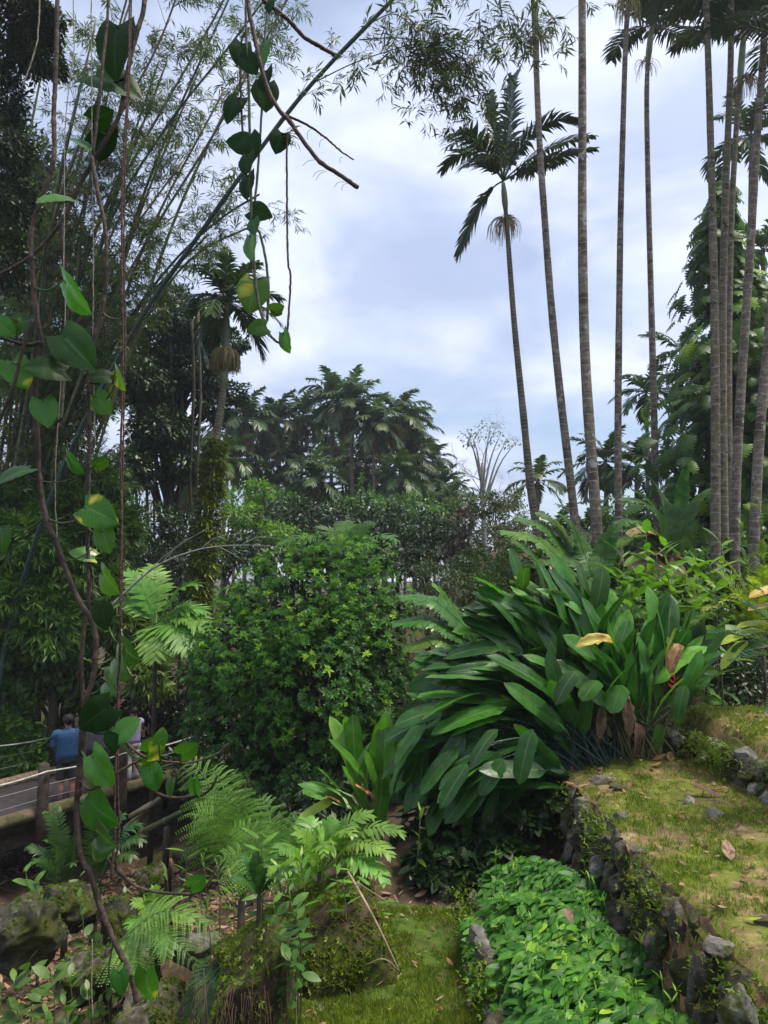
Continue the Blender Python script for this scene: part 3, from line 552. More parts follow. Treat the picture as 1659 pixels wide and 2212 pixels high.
GRV = [(718, 864, 47, 'palm with an upright plume, twin summit of the far grove'), (760, 876, 45, 'palm with wind-combed crown, the other summit of the far grove'), (534, 912, 46, 'broad palm at the end of the far grove nearest the flower-hung palm'),
       (600, 915, 49, 'far grove palm standing second from its fern-trunk end'), (655, 900, 50, 'far grove palm just before the twin summit'), (862, 902, 47, 'palm with tall bright crown past the twin summit of the far grove'),
       (806, 925, 44, 'far grove palm leaning yellowish fronds below the twin summit'), (895, 985, 48, 'far grove palm with fronds sloping down beside the bright crown'), (935, 1000, 50, 'last palm of the far grove towards the leafless tree'),
       (872, 1030, 42, 'lower palm under the bright crown of the far grove'), (678, 1040, 38, 'low palm with wide spreading grey fronds in front of the far grove'), (636, 1000, 46, 'dark palm low in the middle of the far grove'),
       (556, 1000, 48, 'dark low palm behind the fern-wrapped trunk'), (506, 992, 44, 'dark low palm peeking past the fern-wrapped trunk'), (790, 1010, 50, 'shaded palm under the twin summit of the far grove'), (742, 990, 52, 'deeply shaded palm in the heart of the far grove'), (575, 935, 54, X_), (625, 965, 55, X_), (835, 965, 54, X_), (910, 1045, 50, X_), (960, 1050, 48, X_), (490, 935, 50, X_), (690, 1090, 46, X_), (850, 1090, 46, X_), (585, 1060, 46, X_), (830, 1050, 50, X_), (760, 1060, 48, X_), (925, 1100, 44, X_), (975, 1085, 46, X_), (640, 1075, 46, X_), (720, 940, 54, X_), (890, 930, 54, X_),
       (450, 1010, 40, 'dark palm under the dense broadleaf tree'), (395, 1060, 42, 'dark palm low under the dense broadleaf tree')]
rng = np.random.default_rng(9); free = [True] * 3
for i, (u, v, d, lab) in enumerate(GRV):
    sc = (.86 if d > 40 else .9) * rng.uniform(.92, 1.1) * (.82 if v > 980 else 1); c_ = P(u, v, d); k = (i * 2 + i // 3) % 3; loc = c_ - np.array([0, 0, 14.0 * sc]); rz = rng.uniform(0, 6.28)
    if free[k]:
        o = protos[k]; free[k] = False; o.location = tuple(loc); o.rotation_euler = (0, 0, rz); o.scale = (sc,) * 3; o['label'] = lab; o['group'] = 'palms of the far grove'
    else: dup(protos[k], loc, rz, sc, lab, 'shaded palms inside the far grove' if lab == X_ else 'palms of the far grove')
# palm with the big straw-coloured flower skirt, ferns wrapping its trunk
t = palm('palm_tree', 'palm with a broad straw flower skirt, its lower trunk wrapped in ferns', [(490, 655), (489, 700), (487, 760), (481, 850), (468, 940), (455, 1060), (440, 1200), (425, 1320)], 20, (11, 34), crown=18, shaft=.19, mat='palm_bark_fine', seed=400, fmat='palm_dark', L_=1.75, lf=.55, wid=.07, els=(1.45, -.55), wind=(.1, 0, 0))
flower_stalk(t, P(487, 762, 20) + [0, 0, .05], 34 * pxm(20), 50 * pxm(20), 420, 401, th=.011)
rng = np.random.default_rng(410); b = MB(); K = 2300
vv = rng.uniform(948, 1330, K) ; cu = np.interp(vv, [940, 1060, 1200, 1330], [466, 456, 440, 425]); hw = np.interp(vv, [940, 1000, 1100, 1330], [12, 21, 27, 29]) * pxm(20)
an = rng.uniform(0, 6.28, K); o = np.stack([np.cos(an), np.sin(an), np.zeros(K)], 1); pos = P(cu, vv, 20) + o * (hw * rng.uniform(.5, .95, K))[:, None]
scatter(b, mergeT([xfT(LANCE, frames(np.array([s, 1.0, .1 * s]), np.array([0, 0, 1.0])), (0, .0, 0), 1 - .3 * abs(s)) for s in (-.7, 0, .7)]), pos, norm(o + np.array([0, 0, .5]) * rng.uniform(-1.2, 1.5, K)[:, None] + .4 * unit(rng, K)), o * .3 + np.array([0, 0, 1.0]), rng.uniform(.18, .38, K), rng.uniform(0, 1, K) ** 1.1)
tag(b.build('epiphytic_fern', M['fern_yellow'], None, P(440, 1240, 20)), 'yellow-green ferns clothing the thick trunk under the straw flower skirt', 'fern')
# ------------------------------------------------------------------ tree tower draped in split-leaf vines
t = thing('vine_covered_tree', 'tall tree smothered from foot to tip in big split glossy leaves', 'tree', (float(P(1575, 1150, 19)[0]), 19.0, float(H(*P(1575, 1150, 19)[:2]))))
prof = ([380, 430, 500, 600, 700, 800, 900, 1000, 1100, 1180], [1560, 1556, 1552, 1572, 1592, 1602, 1600, 1590, 1580, 1575], [14, 24, 30, 66, 96, 118, 142, 160, 175, 175])
b = MB(); tv = np.linspace(395, 1180, 20); b.tube(np.vstack([P(np.interp(tv, prof[0], prof[1]), tv, 19.3), [t.location]]), np.append(np.interp(tv, prof[0], prof[2]) * pxm(19) * .42, 1.4), 10); b.build('trunk', M['dark_bark'], t)  # trunk swollen into a dark fill inside the foliage
rng = np.random.default_rng(500); K = 2500; vv = 395 + 785 * rng.uniform(0, 1, K) ** .72; an = rng.uniform(0, 6.28, K); o = np.stack([np.cos(an), np.sin(an), np.zeros(K)], 1)
lump = 1 + .34 * np.sin(an * 3 + vv * .021) * np.sin(vv * .033 + an) + .14 * np.sin(vv * .11 + 5 * an); cl = rng.integers(0, 150, K); cv = 395 + 785 * rng.uniform(0, 1, 150) ** .72; ca = rng.uniform(0, 6.28, 150); cg = rng.random(K) < .6; vv = np.where(cg, cv[cl] + 16 * rng.normal(size=K), vv).clip(390, 1180); an = np.where(cg, ca[cl] + .22 * rng.normal(size=K), an); o = np.stack([np.cos(an), np.sin(an), np.zeros(K)], 1); lump = np.where(cg, rng.uniform(.8, 1.65, 150)[cl], lump)
pos = P(np.interp(vv, prof[0], prof[1]), vv, 19.3) + o * (np.interp(vv, prof[0], prof[2]) * pxm(19) * lump * rng.uniform(.55, 1.08, K) ** .7)[:, None]
for s in range(3):
    b = MB() if s == 0 else b; m_ = np.arange(K) % 3 == s; n_ = m_.sum()
    scatter(b, monsteraT(s), pos[m_], norm(o[m_] * .55 + np.array([0, 0, -.8]) + .6 * unit(rng, n_)), o[m_] + np.array([0, -.3, .8]) + .45 * unit(rng, n_), rng.uniform(.24, .52, n_), np.clip(rng.uniform(0, .8, n_) + .25 * np.sin(an[m_] * 2 + vv[m_] * .017), 0, 1))
b.build('foliage', M['monstera'], t)
# ------------------------------------------------------------------ broadleaf trees and shrubs
def crown(b, clumps, n, T, size, rng, sub=.34, upn=.8, droop=.25, per=26, out=.8):
    """leaves in small clumps set round the surface of each lobe (u, v, ru, rv, depth, rd)"""
    Ts = T if isinstance(T, list) else [T]; wts = np.array([c_[2] * c_[3] * c_[4] ** 2 for c_ in clumps], float); wts /= wts.sum()
    for c_, w in zip(clumps, wts):
        k = max(int(n * w), 8); u, v, ru, rv, d, rd = c_; ctr = P(u, v, d); ax_ = np.array([ru * pxm(d), rd, rv * pxm(d)])
        ns = max(int(k / per), 4); sc_ = unit(rng, ns) * (rng.uniform(.35, 1.0, ns) ** .5)[:, None]
        i = rng.integers(0, ns, k); lo = unit(rng, k) * (rng.uniform(0, 1, k) ** .5)[:, None]
        pos = ctr + sc_[i] * ax_ * (1 - sub * .7) + lo * sub * np.minimum(ax_, ax_.mean() * 1.2)
        dr = norm(out * norm(sc_[i] + lo * .6) + .7 * unit(rng, k) + np.array([0, 0, -droop])); nn = norm(np.array([0, 0, upn]) + .6 * unit(rng, k) + .4 * sc_[i])
        rn = np.clip(rng.uniform(0, 1, k) * .7 + .3 * rng.uniform(0, 1, ns)[i], 0, 1)
        for q, T_ in enumerate(Ts):
            m_ = np.arange(k) % len(Ts) == q
            scatter(b, T_, pos[m_], dr[m_], nn[m_], rng.uniform(size[0], size[1], m_.sum()), rn[m_])
def tree(name, label, cat, clumps, n, T, size, mat, trunk=(), bark='dark_bark', seed=0, group=None, limbs=True, base=None, **kw):
    rng = np.random.default_rng(seed); u0 = np.mean([c_[0] for c_ in clumps]); d0 = np.mean([c_[4] for c_ in clumps]); low = max(c_[1] + c_[3] * .5 for c_ in clumps)
    if trunk: tp = P([p[0] for p in trunk], [p[1] for p in trunk], [p[2] for p in trunk])
    else: tp = np.array([P(u0, np.mean([c_[1] for c_ in clumps]), d0), P(u0, low, d0)])
    g = float(H(tp[-1][0], tp[-1][1])); tp = np.vstack([tp, [[tp[-1][0], tp[-1][1], min(g - .1, tp[-1][2] - .05)]]])
    t = thing(name, label, cat, [tp[-1][0], tp[-1][1], tp[-1][2] + .1], group)
    hgt = tp[0][2] - tp[-1][2]; r0 = min(max(.028 * hgt, .025), .3); b = MB(); q = spline(tp, 14); b.tube(q, np.linspace(r0 * .35, r0, 14), 8)
    if limbs:
        for c_ in clumps:
            e = P(c_[0], c_[1], c_[4]); k = rng.integers(2, 9)
            for s in range(2):
                e2 = e + unit(rng, 1)[0] * np.array([c_[2] * pxm(c_[4]), c_[5], c_[3] * pxm(c_[4])]) * .6; mid = (q[k] + e2) / 2 + [0, 0, .08 * hgt]; b.tube(spline([q[k], mid, e2], 8), np.linspace(r0 * .45, r0 * .08, 8), 5)
    b.build('trunk', M[bark], t); b = MB(); crown(b, clumps, n, T, size, rng, **kw); b.build('crown' if 'tree' in name else 'foliage', M[mat], t); return t
EL2 = leafT(.45, 2, .12, .15, 'ellip'); LN2 = leafT(.2, 2, .1, .2, 'lance'); SPRAY = [sprayT(1), sprayT(2), sprayT(3, 7)]; SPN = [sprayT(4, 9, .15), sprayT(5, 7, .15)]
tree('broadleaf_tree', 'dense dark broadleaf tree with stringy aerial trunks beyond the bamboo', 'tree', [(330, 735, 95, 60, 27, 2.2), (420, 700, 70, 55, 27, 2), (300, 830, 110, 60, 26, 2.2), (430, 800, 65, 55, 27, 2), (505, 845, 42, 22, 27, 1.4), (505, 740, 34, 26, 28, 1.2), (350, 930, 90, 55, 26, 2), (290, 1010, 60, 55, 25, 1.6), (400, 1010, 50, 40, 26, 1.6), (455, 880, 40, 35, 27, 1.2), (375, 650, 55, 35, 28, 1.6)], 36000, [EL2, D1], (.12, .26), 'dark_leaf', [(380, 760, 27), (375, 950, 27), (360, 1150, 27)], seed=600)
rng = np.random.default_rng(601)
for i in range(7):
    u = 290 + i * 24 + rng.uniform(-8, 8); v0 = 690 + rng.uniform(-40, 60); d = 26 + rng.uniform(-1, 2); p = P([u, u + 6, u - 3, u + 2], [v0, v0 + 200, v0 + 360, v0 + 520], d); p = to_ground(p); b = MB(); b.tube(spline(p, 10), rng.uniform(.03, .06), 6)
    tag(b.build('slender_tree', M['dark_bark' if i % 2 else 'bark'], None, p[-1] + [0, 0, .1]), 'thin straight trunk in shade under the dense dark broadleaf tree', 'tree', 'thin trunks under the dark tree')
tree('canopy_tree', 'dark tree canopy filling the upper corner above the bamboo', 'tree', [(20, 60, 90, 75, 13, 1.5), (85, 95, 42, 60, 13, 1), (-10, 190, 60, 70, 13, 1.2), (12, 300, 45, 60, 13, 1), (20, 430, 55, 70, 14, 1.2), (15, 560, 50, 80, 14, 1.2), (60, 30, 80, 40, 12.5, 1)], 26000, [EL2, D1], (.06, .14), 'dark_leaf', [(-260, 100, 13), (-250, 500, 13.5), (-240, 1000, 14)], seed=610, per=60, sub=.34, limbs=False)
tree('leafy_tree', 'loose mid green tree crown hanging behind the bamboo culms', 'tree', [(70, 640, 90, 70, 22, 1.5), (150, 720, 90, 80, 23, 1.5), (60, 800, 90, 70, 22, 1.5), (180, 850, 80, 70, 23, 1.5), (100, 950, 100, 60, 22, 1.5), (60, 480, 90, 90, 22, 1.5), (130, 560, 70, 60, 23, 1.5), (40, 330, 80, 80, 21, 1.5), (110, 400, 60, 60, 23, 1.3), (230, 650, 60, 60, 24, 1.3), (200, 560, 50, 50, 24, 1.2), (260, 760, 50, 60, 24, 1.2)], 26000, [EL2, LN2], (.13, .26), 'dark_leaf', [(100, 700, 22), (90, 1000, 22)], seed=620)
tree('bare_tree', 'thin pale nearly leafless tree against the sky beside the far grove', 'tree', [(1050, 935, 62, 26, 40, 1.5), (1100, 955, 26, 22, 40, 1), (1010, 950, 24, 24, 40, 1)], 240, D1, (.14, .26), 'grey_leaf', [(1042, 1000, 40), (1040, 1060, 40), (1045, 1130, 40)], 'bare_twig', seed=630, per=6, sub=.5)
bt = [o for o in COL.objects if o.name == 'bare_tree'][0]; rng = np.random.default_rng(631); b = MB()
def branch(b, p, dr, L_, r, lv):
    q = [p]; d_ = dr
    for k in range(4): d_ = norm(d_ + .22 * unit(rng, 1)[0] + [0, 0, .06]); q.append(q[-1] + d_ * L_ / 4)
    b.tube(spline(q, 8), np.linspace(r, r * .45, 8), 4)
    if lv:
        for k in range(3 if lv > 1 else 4): branch(b, q[rng.integers(2, 5)], norm(d_ * .8 + 1.0 * norm(unit(rng, 1)[0] * [1, .8, .8]) + [0, 0, .05]), L_ * rng.uniform(.45, .8), r * .55, lv - 1)
for (bu, bv, dr, bl) in ((1041, 1066, [-.55, 0, .75], 1.5), (1040, 1030, [.5, .2, .7], 1.7), (1042, 1004, [.05, -.2, 1], 1.5), (1043, 1078, [.85, 0, .35], 1.3), (1041, 1040, [-.8, .1, .35], 1.1)): branch(b, P(bu, bv, 40), norm(np.array(dr)), bl, .026, 4)
b.build('branch', M['bare_twig'], bt)
# scrub beyond the round shrub
for i, a in enumerate([
  ('dark_conifer', 'flat-tiered dark conifer-like bush behind the round shrub', 'bush', [(905, 1150, 65, 28, 22, 1), (930, 1190, 70, 25, 21.5, 1), (900, 1225, 60, 25, 21, 1), (960, 1150, 35, 30, 22, .8), (925, 1120, 40, 14, 22, .8)], 4200, [LN2, D1], (.09, .18), 'dark_leaf'),
  ('dead_bush', 'brown withered bush draped in dead leaves beside the big-leaved clump', 'bush', [(1000, 1130, 32, 36, 20, .7), (990, 1175, 38, 30, 20, .7), (1010, 1210, 28, 30, 20, .6)], 1500, [EL2, D1], (.08, .18), 'withered'),
  ('scrub_bush', 'grey-green scrub with twiggy gaps above the big-leaved clump', 'bush', [(1060, 1160, 40, 40, 21, .8), (960, 1250, 60, 35, 19, .8), (1060, 1240, 50, 35, 19, .8), (1110, 1120, 36, 40, 23, .8)], 3400, [LN2, D1], (.07, .16), 'grey_leaf'),
  ('scrub_bush', 'pale scrub with small leaves under the leafless tree', 'bush', [(1050, 1090, 60, 34, 34, 1.2), (1100, 1080, 50, 30, 34, 1.2), (1000, 1090, 40, 30, 34, 1.2), (1130, 1150, 45, 40, 32, 1)], 3000, [EL2, D1], (.12, .24), 'grey_leaf'),
  ('vine_draped_stump', 'leafy stump hidden under climbing vine in front of the slim palm', 'bush', [(1100, 1180, 28, 50, 24, .8), (1125, 1210, 34, 40, 24, .8)], 1500, [EL2], (.1, .2), 'mid_leaf'),
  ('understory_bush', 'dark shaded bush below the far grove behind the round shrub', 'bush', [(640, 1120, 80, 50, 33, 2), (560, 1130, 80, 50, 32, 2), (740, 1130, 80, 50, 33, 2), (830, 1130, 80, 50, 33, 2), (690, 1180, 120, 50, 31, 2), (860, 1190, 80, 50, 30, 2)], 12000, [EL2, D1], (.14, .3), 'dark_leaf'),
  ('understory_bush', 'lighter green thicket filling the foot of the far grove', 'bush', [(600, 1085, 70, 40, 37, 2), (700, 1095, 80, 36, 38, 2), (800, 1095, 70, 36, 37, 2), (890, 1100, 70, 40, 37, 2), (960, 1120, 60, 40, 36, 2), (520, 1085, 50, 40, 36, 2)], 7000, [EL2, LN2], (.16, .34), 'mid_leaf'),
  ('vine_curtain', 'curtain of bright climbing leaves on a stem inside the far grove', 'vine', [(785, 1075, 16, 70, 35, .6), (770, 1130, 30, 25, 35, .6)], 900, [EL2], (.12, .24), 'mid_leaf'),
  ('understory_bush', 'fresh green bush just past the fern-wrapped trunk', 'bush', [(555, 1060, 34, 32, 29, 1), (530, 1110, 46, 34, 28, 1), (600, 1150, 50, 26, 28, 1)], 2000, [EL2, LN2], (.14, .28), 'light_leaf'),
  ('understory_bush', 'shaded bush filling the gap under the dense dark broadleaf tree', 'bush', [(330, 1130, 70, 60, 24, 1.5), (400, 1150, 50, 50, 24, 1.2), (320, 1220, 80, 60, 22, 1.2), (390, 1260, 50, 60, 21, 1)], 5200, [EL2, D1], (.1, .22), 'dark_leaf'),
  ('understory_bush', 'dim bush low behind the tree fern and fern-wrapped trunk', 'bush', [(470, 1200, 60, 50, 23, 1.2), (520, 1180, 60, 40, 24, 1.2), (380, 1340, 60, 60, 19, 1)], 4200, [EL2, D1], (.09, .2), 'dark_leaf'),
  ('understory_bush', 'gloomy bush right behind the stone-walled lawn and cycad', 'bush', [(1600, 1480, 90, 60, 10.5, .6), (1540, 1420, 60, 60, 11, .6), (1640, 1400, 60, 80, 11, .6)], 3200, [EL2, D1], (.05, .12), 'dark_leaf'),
  ('understory_bush', 'dark bush behind the leaning palm trunks and banana leaves', 'bush', [(1420, 1120, 80, 60, 21, 1), (1500, 1140, 70, 60, 19, 1), (1620, 1120, 70, 60, 20, 1), (1370, 1180, 50, 50, 20, 1), (1330, 1110, 60, 50, 24, 1)], 6000, [EL2, D1], (.08, .2), 'mid_leaf'),
  ('understory_bush', 'low bush at the feet of the crowded palm trunks', 'bush', [(1570, 1200, 60, 40, 15, .6), (1640, 1190, 50, 50, 15, .6), (1500, 1230, 50, 40, 14.5, .6)], 2600, [OVATE, EL2], (.08, .2), 'mid_leaf')]):
    tree(*a, seed=640 + i, limbs=True)
for i, a in enumerate([
  ('hillside_bush', 'twiggy brownish-green scrub on the slope past the round shrub', 'bush', [(930, 1250, 50, 50, 15.5, .7), (990, 1270, 60, 50, 14.5, .7), (900, 1320, 40, 50, 14, .6), (950, 1350, 50, 40, 12.5, .5)], 3800, [LN2, D1], (.05, .12), 'grey_leaf'),
  ('hillside_bush', 'scrub of small green leaves behind the tip of the swept clump', 'bush', [(1050, 1270, 50, 45, 14, .6), (1100, 1230, 50, 45, 15, .7), (1020, 1220, 50, 45, 16, .7)], 3600, [EL2, D1], (.05, .12), 'mid_leaf'),
  ('hillside_bush', 'leafy bush round the foot of the thickest ringed trunk', 'bush', [(1230, 1260, 60, 40, 13.5, .5), (1320, 1250, 50, 40, 13.5, .5), (1180, 1230, 50, 40, 15, .6), (1280, 1220, 60, 40, 15, .6)], 3600, [OVATE, LN2], (.09, .22), 'mid_leaf'),
  ('hillside_bush', 'fresh leafy bank below the brown-edged banana leaves', 'bush', [(1380, 1290, 60, 45, 12, .5), (1450, 1300, 60, 45, 11.5, .5), (1340, 1310, 50, 40, 11.5, .4)], 3000, [LANCE, OVATE], (.12, .26), 'light_leaf'),
  ('hillside_bush', 'shaded leafy bank at the roots of the crowded trunks', 'bush', [(1540, 1300, 60, 50, 12, .5), (1600, 1280, 60, 50, 12.5, .5), (1500, 1320, 50, 40, 11.5, .5), (1660, 1290, 50, 60, 12, .5)], 3600, [LANCE, EL2], (.1, .24), 'mid_leaf')]):
    tree(*a, seed=760 + i, limbs=True)
rng = np.random.default_rng(660); b = MB(); crown(b, [(u, 1185 + 14 * math.sin(u), 80, 62, 70, 5) for u in range(-60, 1760, 60)], 15000, [EL2, D1], (.4, .9), rng)
tag(b.build('distant_woods', M['dark_leaf']), 'hazy far woods closing the view between the trunks', 'woods', kind='stuff')
# ------------------------------------------------------------------ the big round shrub of leaf rosettes
t = thing('round_shrub', 'huge domed shrub of leaf rosettes with lime yellow tips', 'shrub', (float(P(660, 1700, 14)[0]), 14.0, float(H(*P(660, 1700, 14)[:2]))))
LOB = [(665, 1310, 150, 120, 14, 1.6), (560, 1400, 125, 110, 13.6, 1.5), (785, 1350, 100, 120, 13.8, 1.4), (700, 1450, 175, 170, 13.2, 1.6), (520, 1520, 110, 130, 13.4, 1.2), (640, 1620, 150, 120, 13.2, 1.3), (800, 1500, 90, 120, 13.4, 1.1), (740, 1210, 72, 54, 14.2, 1.1), (610, 1235, 56, 48, 14, 1.0), (675, 1195, 46, 40, 14.2, .9), (805, 1205, 44, 46, 14.2, .9), (858, 1300, 34, 60, 14, .8), (470, 1440, 60, 70, 13.6, 1), (530, 1300, 60, 44, 13.8, .9), (450, 1560, 46, 60, 13.6, .8), (840, 1430, 50, 60, 13.5, .8), (600, 1500, 70, 60, 12.7, .7), (740, 1350, 60, 46, 12.8, .7), (650, 1400, 60, 40, 12.6, .6)]
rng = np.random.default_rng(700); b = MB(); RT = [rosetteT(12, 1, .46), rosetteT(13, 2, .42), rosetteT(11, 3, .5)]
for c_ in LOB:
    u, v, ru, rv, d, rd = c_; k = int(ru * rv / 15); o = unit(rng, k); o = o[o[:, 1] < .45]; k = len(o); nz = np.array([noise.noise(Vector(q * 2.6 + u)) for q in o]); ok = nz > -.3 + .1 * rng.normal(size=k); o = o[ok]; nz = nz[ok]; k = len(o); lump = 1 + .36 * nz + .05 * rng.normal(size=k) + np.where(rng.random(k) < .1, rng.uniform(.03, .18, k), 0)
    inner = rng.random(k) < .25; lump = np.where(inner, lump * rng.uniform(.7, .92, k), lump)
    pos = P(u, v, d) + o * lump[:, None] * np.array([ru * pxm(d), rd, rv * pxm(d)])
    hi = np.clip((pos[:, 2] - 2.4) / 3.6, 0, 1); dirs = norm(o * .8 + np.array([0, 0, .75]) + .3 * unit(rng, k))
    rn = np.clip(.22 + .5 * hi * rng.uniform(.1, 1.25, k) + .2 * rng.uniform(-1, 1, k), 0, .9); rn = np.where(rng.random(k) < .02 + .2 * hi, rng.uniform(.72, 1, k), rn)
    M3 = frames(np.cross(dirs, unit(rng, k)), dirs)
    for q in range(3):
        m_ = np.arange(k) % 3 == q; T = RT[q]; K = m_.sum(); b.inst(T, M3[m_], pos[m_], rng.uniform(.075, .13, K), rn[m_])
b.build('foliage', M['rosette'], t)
b = MB(); 
for i in range(30):
    c_ = LOB[i % len(LOB)]; o = unit(rng, 1)[0]; e = P(c_[0], c_[1], c_[4]) + o * np.array([c_[2] * pxm(14), c_[5], c_[3] * pxm(14)]) * .85; s = np.array(t.location) + [rng.uniform(-.5, .5), rng.uniform(-.3, .3), -.1]
    b.tube(spline([s, (s + e) / 2 + [0, 0, .5], e], 10), np.linspace(.05, .012, 10), 5)
b.build('stem', M['dark_bark'], t)
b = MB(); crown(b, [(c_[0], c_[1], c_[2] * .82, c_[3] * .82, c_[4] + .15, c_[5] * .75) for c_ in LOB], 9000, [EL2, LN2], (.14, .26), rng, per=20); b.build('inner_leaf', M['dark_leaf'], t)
# ------------------------------------------------------------------ bamboo
def culm(name_label, px, d, w, mat, leafmat_, seed, nb=18, t0=.35, blen=(.5, 1.3), size=(.13, .24), group=None, dens=5, extra=None):
    rng = np.random.default_rng(seed); dd = np.linspace(d[0], d[1], len(px)); pts = P([p[0] for p in px], [p[1] for p in px], dd); pts = pts if len(pts) < 2 else np.vstack([[[pts[0][0] - .25, pts[0][1], float(H(pts[0][0] - .25, pts[0][1])) - .1]], pts]) if pts[0][2] > H(pts[0][0], pts[0][1]) else pts
    q = spline(pts, 46); t = thing('bamboo_culm', name_label, 'bamboo', q[0] + [0, 0, .1], group)
    b = MB(); rad = np.linspace(w[0], w[1], 46) * pxm(np.mean(d)) / 2; rad = rad * (1 + .1 * (np.arange(46) % 4 == 0)); b.tube(q, rad, 8, rng.uniform()); b.build('stem', M[mat], t)
    b = MB(); pos = []; dr = []
    for i in range(nb):
        s = lerp(t0, .995, (i + rng.uniform(0, .8)) / nb); k = min(int(s * 45), 44); p0 = q[k]; tg = norm(q[k + 1] - q[k])
        for r in range(rng.integers(1, 3)):
            az = rng.uniform(0, 6.28); L_ = rng.uniform(*blen); d0 = norm(tg * rng.uniform(.3, .9) + np.array([math.cos(az), math.sin(az) * .8, rng.uniform(-.1, .5)]))
            p = [p0, p0 + d0 * L_ * .4, p0 + d0 * L_ * .75 + [0, 0, -.06 * L_], p0 + d0 * L_ + [0, 0, -.28 * L_]]; z = spline(p, 8); b.tube(z, np.linspace(.008, .003, 8), 3)
            for m_ in range(int(dens * L_ / .8) + 1):
                j = rng.uniform(.35, 1); a = z[min(int(j * 7), 7)] + rng.normal(size=3) * .05; pos.append(a); dr.append(norm(d0 * .5 + unit(rng, 1)[0] * .8 + [0, 0, -.35]))
    if extra:
        for (path, k, spread) in extra:
            z = spline(P([p[0] for p in path], [p[1] for p in path], [p[2] for p in path]), 22); b.tube(z, np.linspace(.014, .004, 22), 4)
            for m_ in range(k):
                j = rng.integers(4, 22); a = z[j] + rng.normal(size=3) * spread + [0, 0, -.5 * spread]; b.tube([z[j], (z[j] + a) / 2 + [0, 0, .05], a], .003, 3)
                for r in range(3): pos.append(a + rng.normal(size=3) * .07); dr.append(norm(unit(rng, 1)[0] + [0, 0, -.45]))
    pos = np.array(pos); dr = np.array(dr); k = len(pos)
    for r in range(3):
        m_ = np.arange(k) % 3 == r; n_ = m_.sum(); scatter(b, SPRAY[r], pos[m_], dr[m_], np.array([0, 0, 1.0]) + .5 * unit(rng, n_), rng.uniform(size[0], size[1], n_), rng.uniform(0, 1, n_))
    b.build('foliage', M[leafmat_], t); return t
culm('longest dark green bamboo culm, crossing the open sky to the top edge', [(8, 1420), (64, 1208), (134, 1016), (218, 843), (320, 664), (420, 522), (520, 380), (664, 192), (847, 0), (960, -120)], (16.9, 12.5), (13, 8), 'dark_culm', 'bamboo_leaf', 800, nb=12, t0=.55, blen=(.3, .9), size=(.17, .28), dens=5,
     extra=[([(683, 176, 12.4), (760, 138, 12.3), (834, 112, 12.3), (900, 96, 12.3), (960, 110, 12.2), (1010, 170, 12.2), (1030, 240, 12.2)], 44, .22), ([(776, 86, 12.3), (860, 82, 12.2), (936, 96, 12.2), (1000, 130, 12.1), (1060, 190, 12)], 42, .26), ([(800, 50, 12.2), (850, 30, 12.2), (900, 60, 12.2), (960, 80, 12.2), (1040, 90, 12)], 26, .22), ([(900, 90, 12.2), (925, 150, 12.2), (930, 200, 12.2), (905, 225, 12.2)], 12, .1),
            ([(930, 100, 12.2), (980, 200, 12.2), (965, 280, 12.2)], 16, .14), ([(880, -60, 12.1), (1000, -30, 12), (1100, 30, 12), (1180, 50, 12), (1215, 40, 12)], 34, .22), ([(1100, 10, 12), (1120, 60, 12), (1090, 110, 12)], 16, .16)])
B2 = [([(60, 1150), (150, 880), (230, 680), (330, 500), (456, 300), (540, 150), (640, -40)], 'green bamboo culm running just above the longest dark one'),
      ([(90, 1100), (152, 800), (200, 600), (256, 440), (372, 256), (480, 120), (600, -40)], 'slender bamboo culm with thick foliage in the middle of the clump'),
      ([(40, 1150), (120, 800), (200, 520), (280, 360), (456, 52), (520, -80)], 'dark-jointed bamboo culm reaching the top edge amid twigs'),
      ([(20, 1100), (90, 760), (170, 480), (240, 290), (340, 100), (400, -60)], 'bamboo culm arching behind the two hanging cords'),
      ([(0, 1000), (60, 700), (130, 420), (215, 200), (290, -60)], 'steep bamboo culm behind the big dark vine leaves'),
      ([(110, 1180), (185, 900), (260, 720), (380, 560), (480, 470), (560, 420)], 'bamboo culm bending low toward the fern-trunked palm'),
      ([(150, 1200), (215, 960), (275, 780), (345, 640), (430, 545), (540, 490)], 'brown-tinged bamboo culm bending under the longest dark one')]
for i, (px, lab) in enumerate(B2):
    culm(lab, px, (18.3 + .4 * (i % 3), 15.5 + .5 * (i % 4)), (11, 4), ('culm', 'dark_culm', 'culm', 'brown_culm')[i % 4], 'bamboo_leaf', 810 + i, nb=32, t0=.3, blen=(.5, 1.7), size=(.16, .27), dens=9)
rng = np.random.default_rng(830)
for i in range(22):
    u0 = rng.uniform(-60, 120); lean = rng.uniform(90, 480) if i % 3 else rng.uniform(60, 200); v1 = rng.uniform(-60, 520); u1 = u0 + lean; dk = rng.uniform(18.2, 20.5)
    px = [(u0, 1330), (u0 + lean * .16, 1080), (u0 + lean * .4, 800), (u0 + lean * .68, (800 + v1) / 2), (u1 + 30, v1)]
    culm('slender bamboo culm packed inside the leaning clump', px, (dk, dk - 1), (rng.uniform(9, 15), 4), ('culm', 'brown_culm', 'culm', 'dark_culm', 'brown_culm')[i % 5], 'bamboo_leaf', 840 + i, nb=18, t0=.36, blen=(.5, 1.5), size=(.16, .28), group='culms inside the bamboo clump', dens=6)
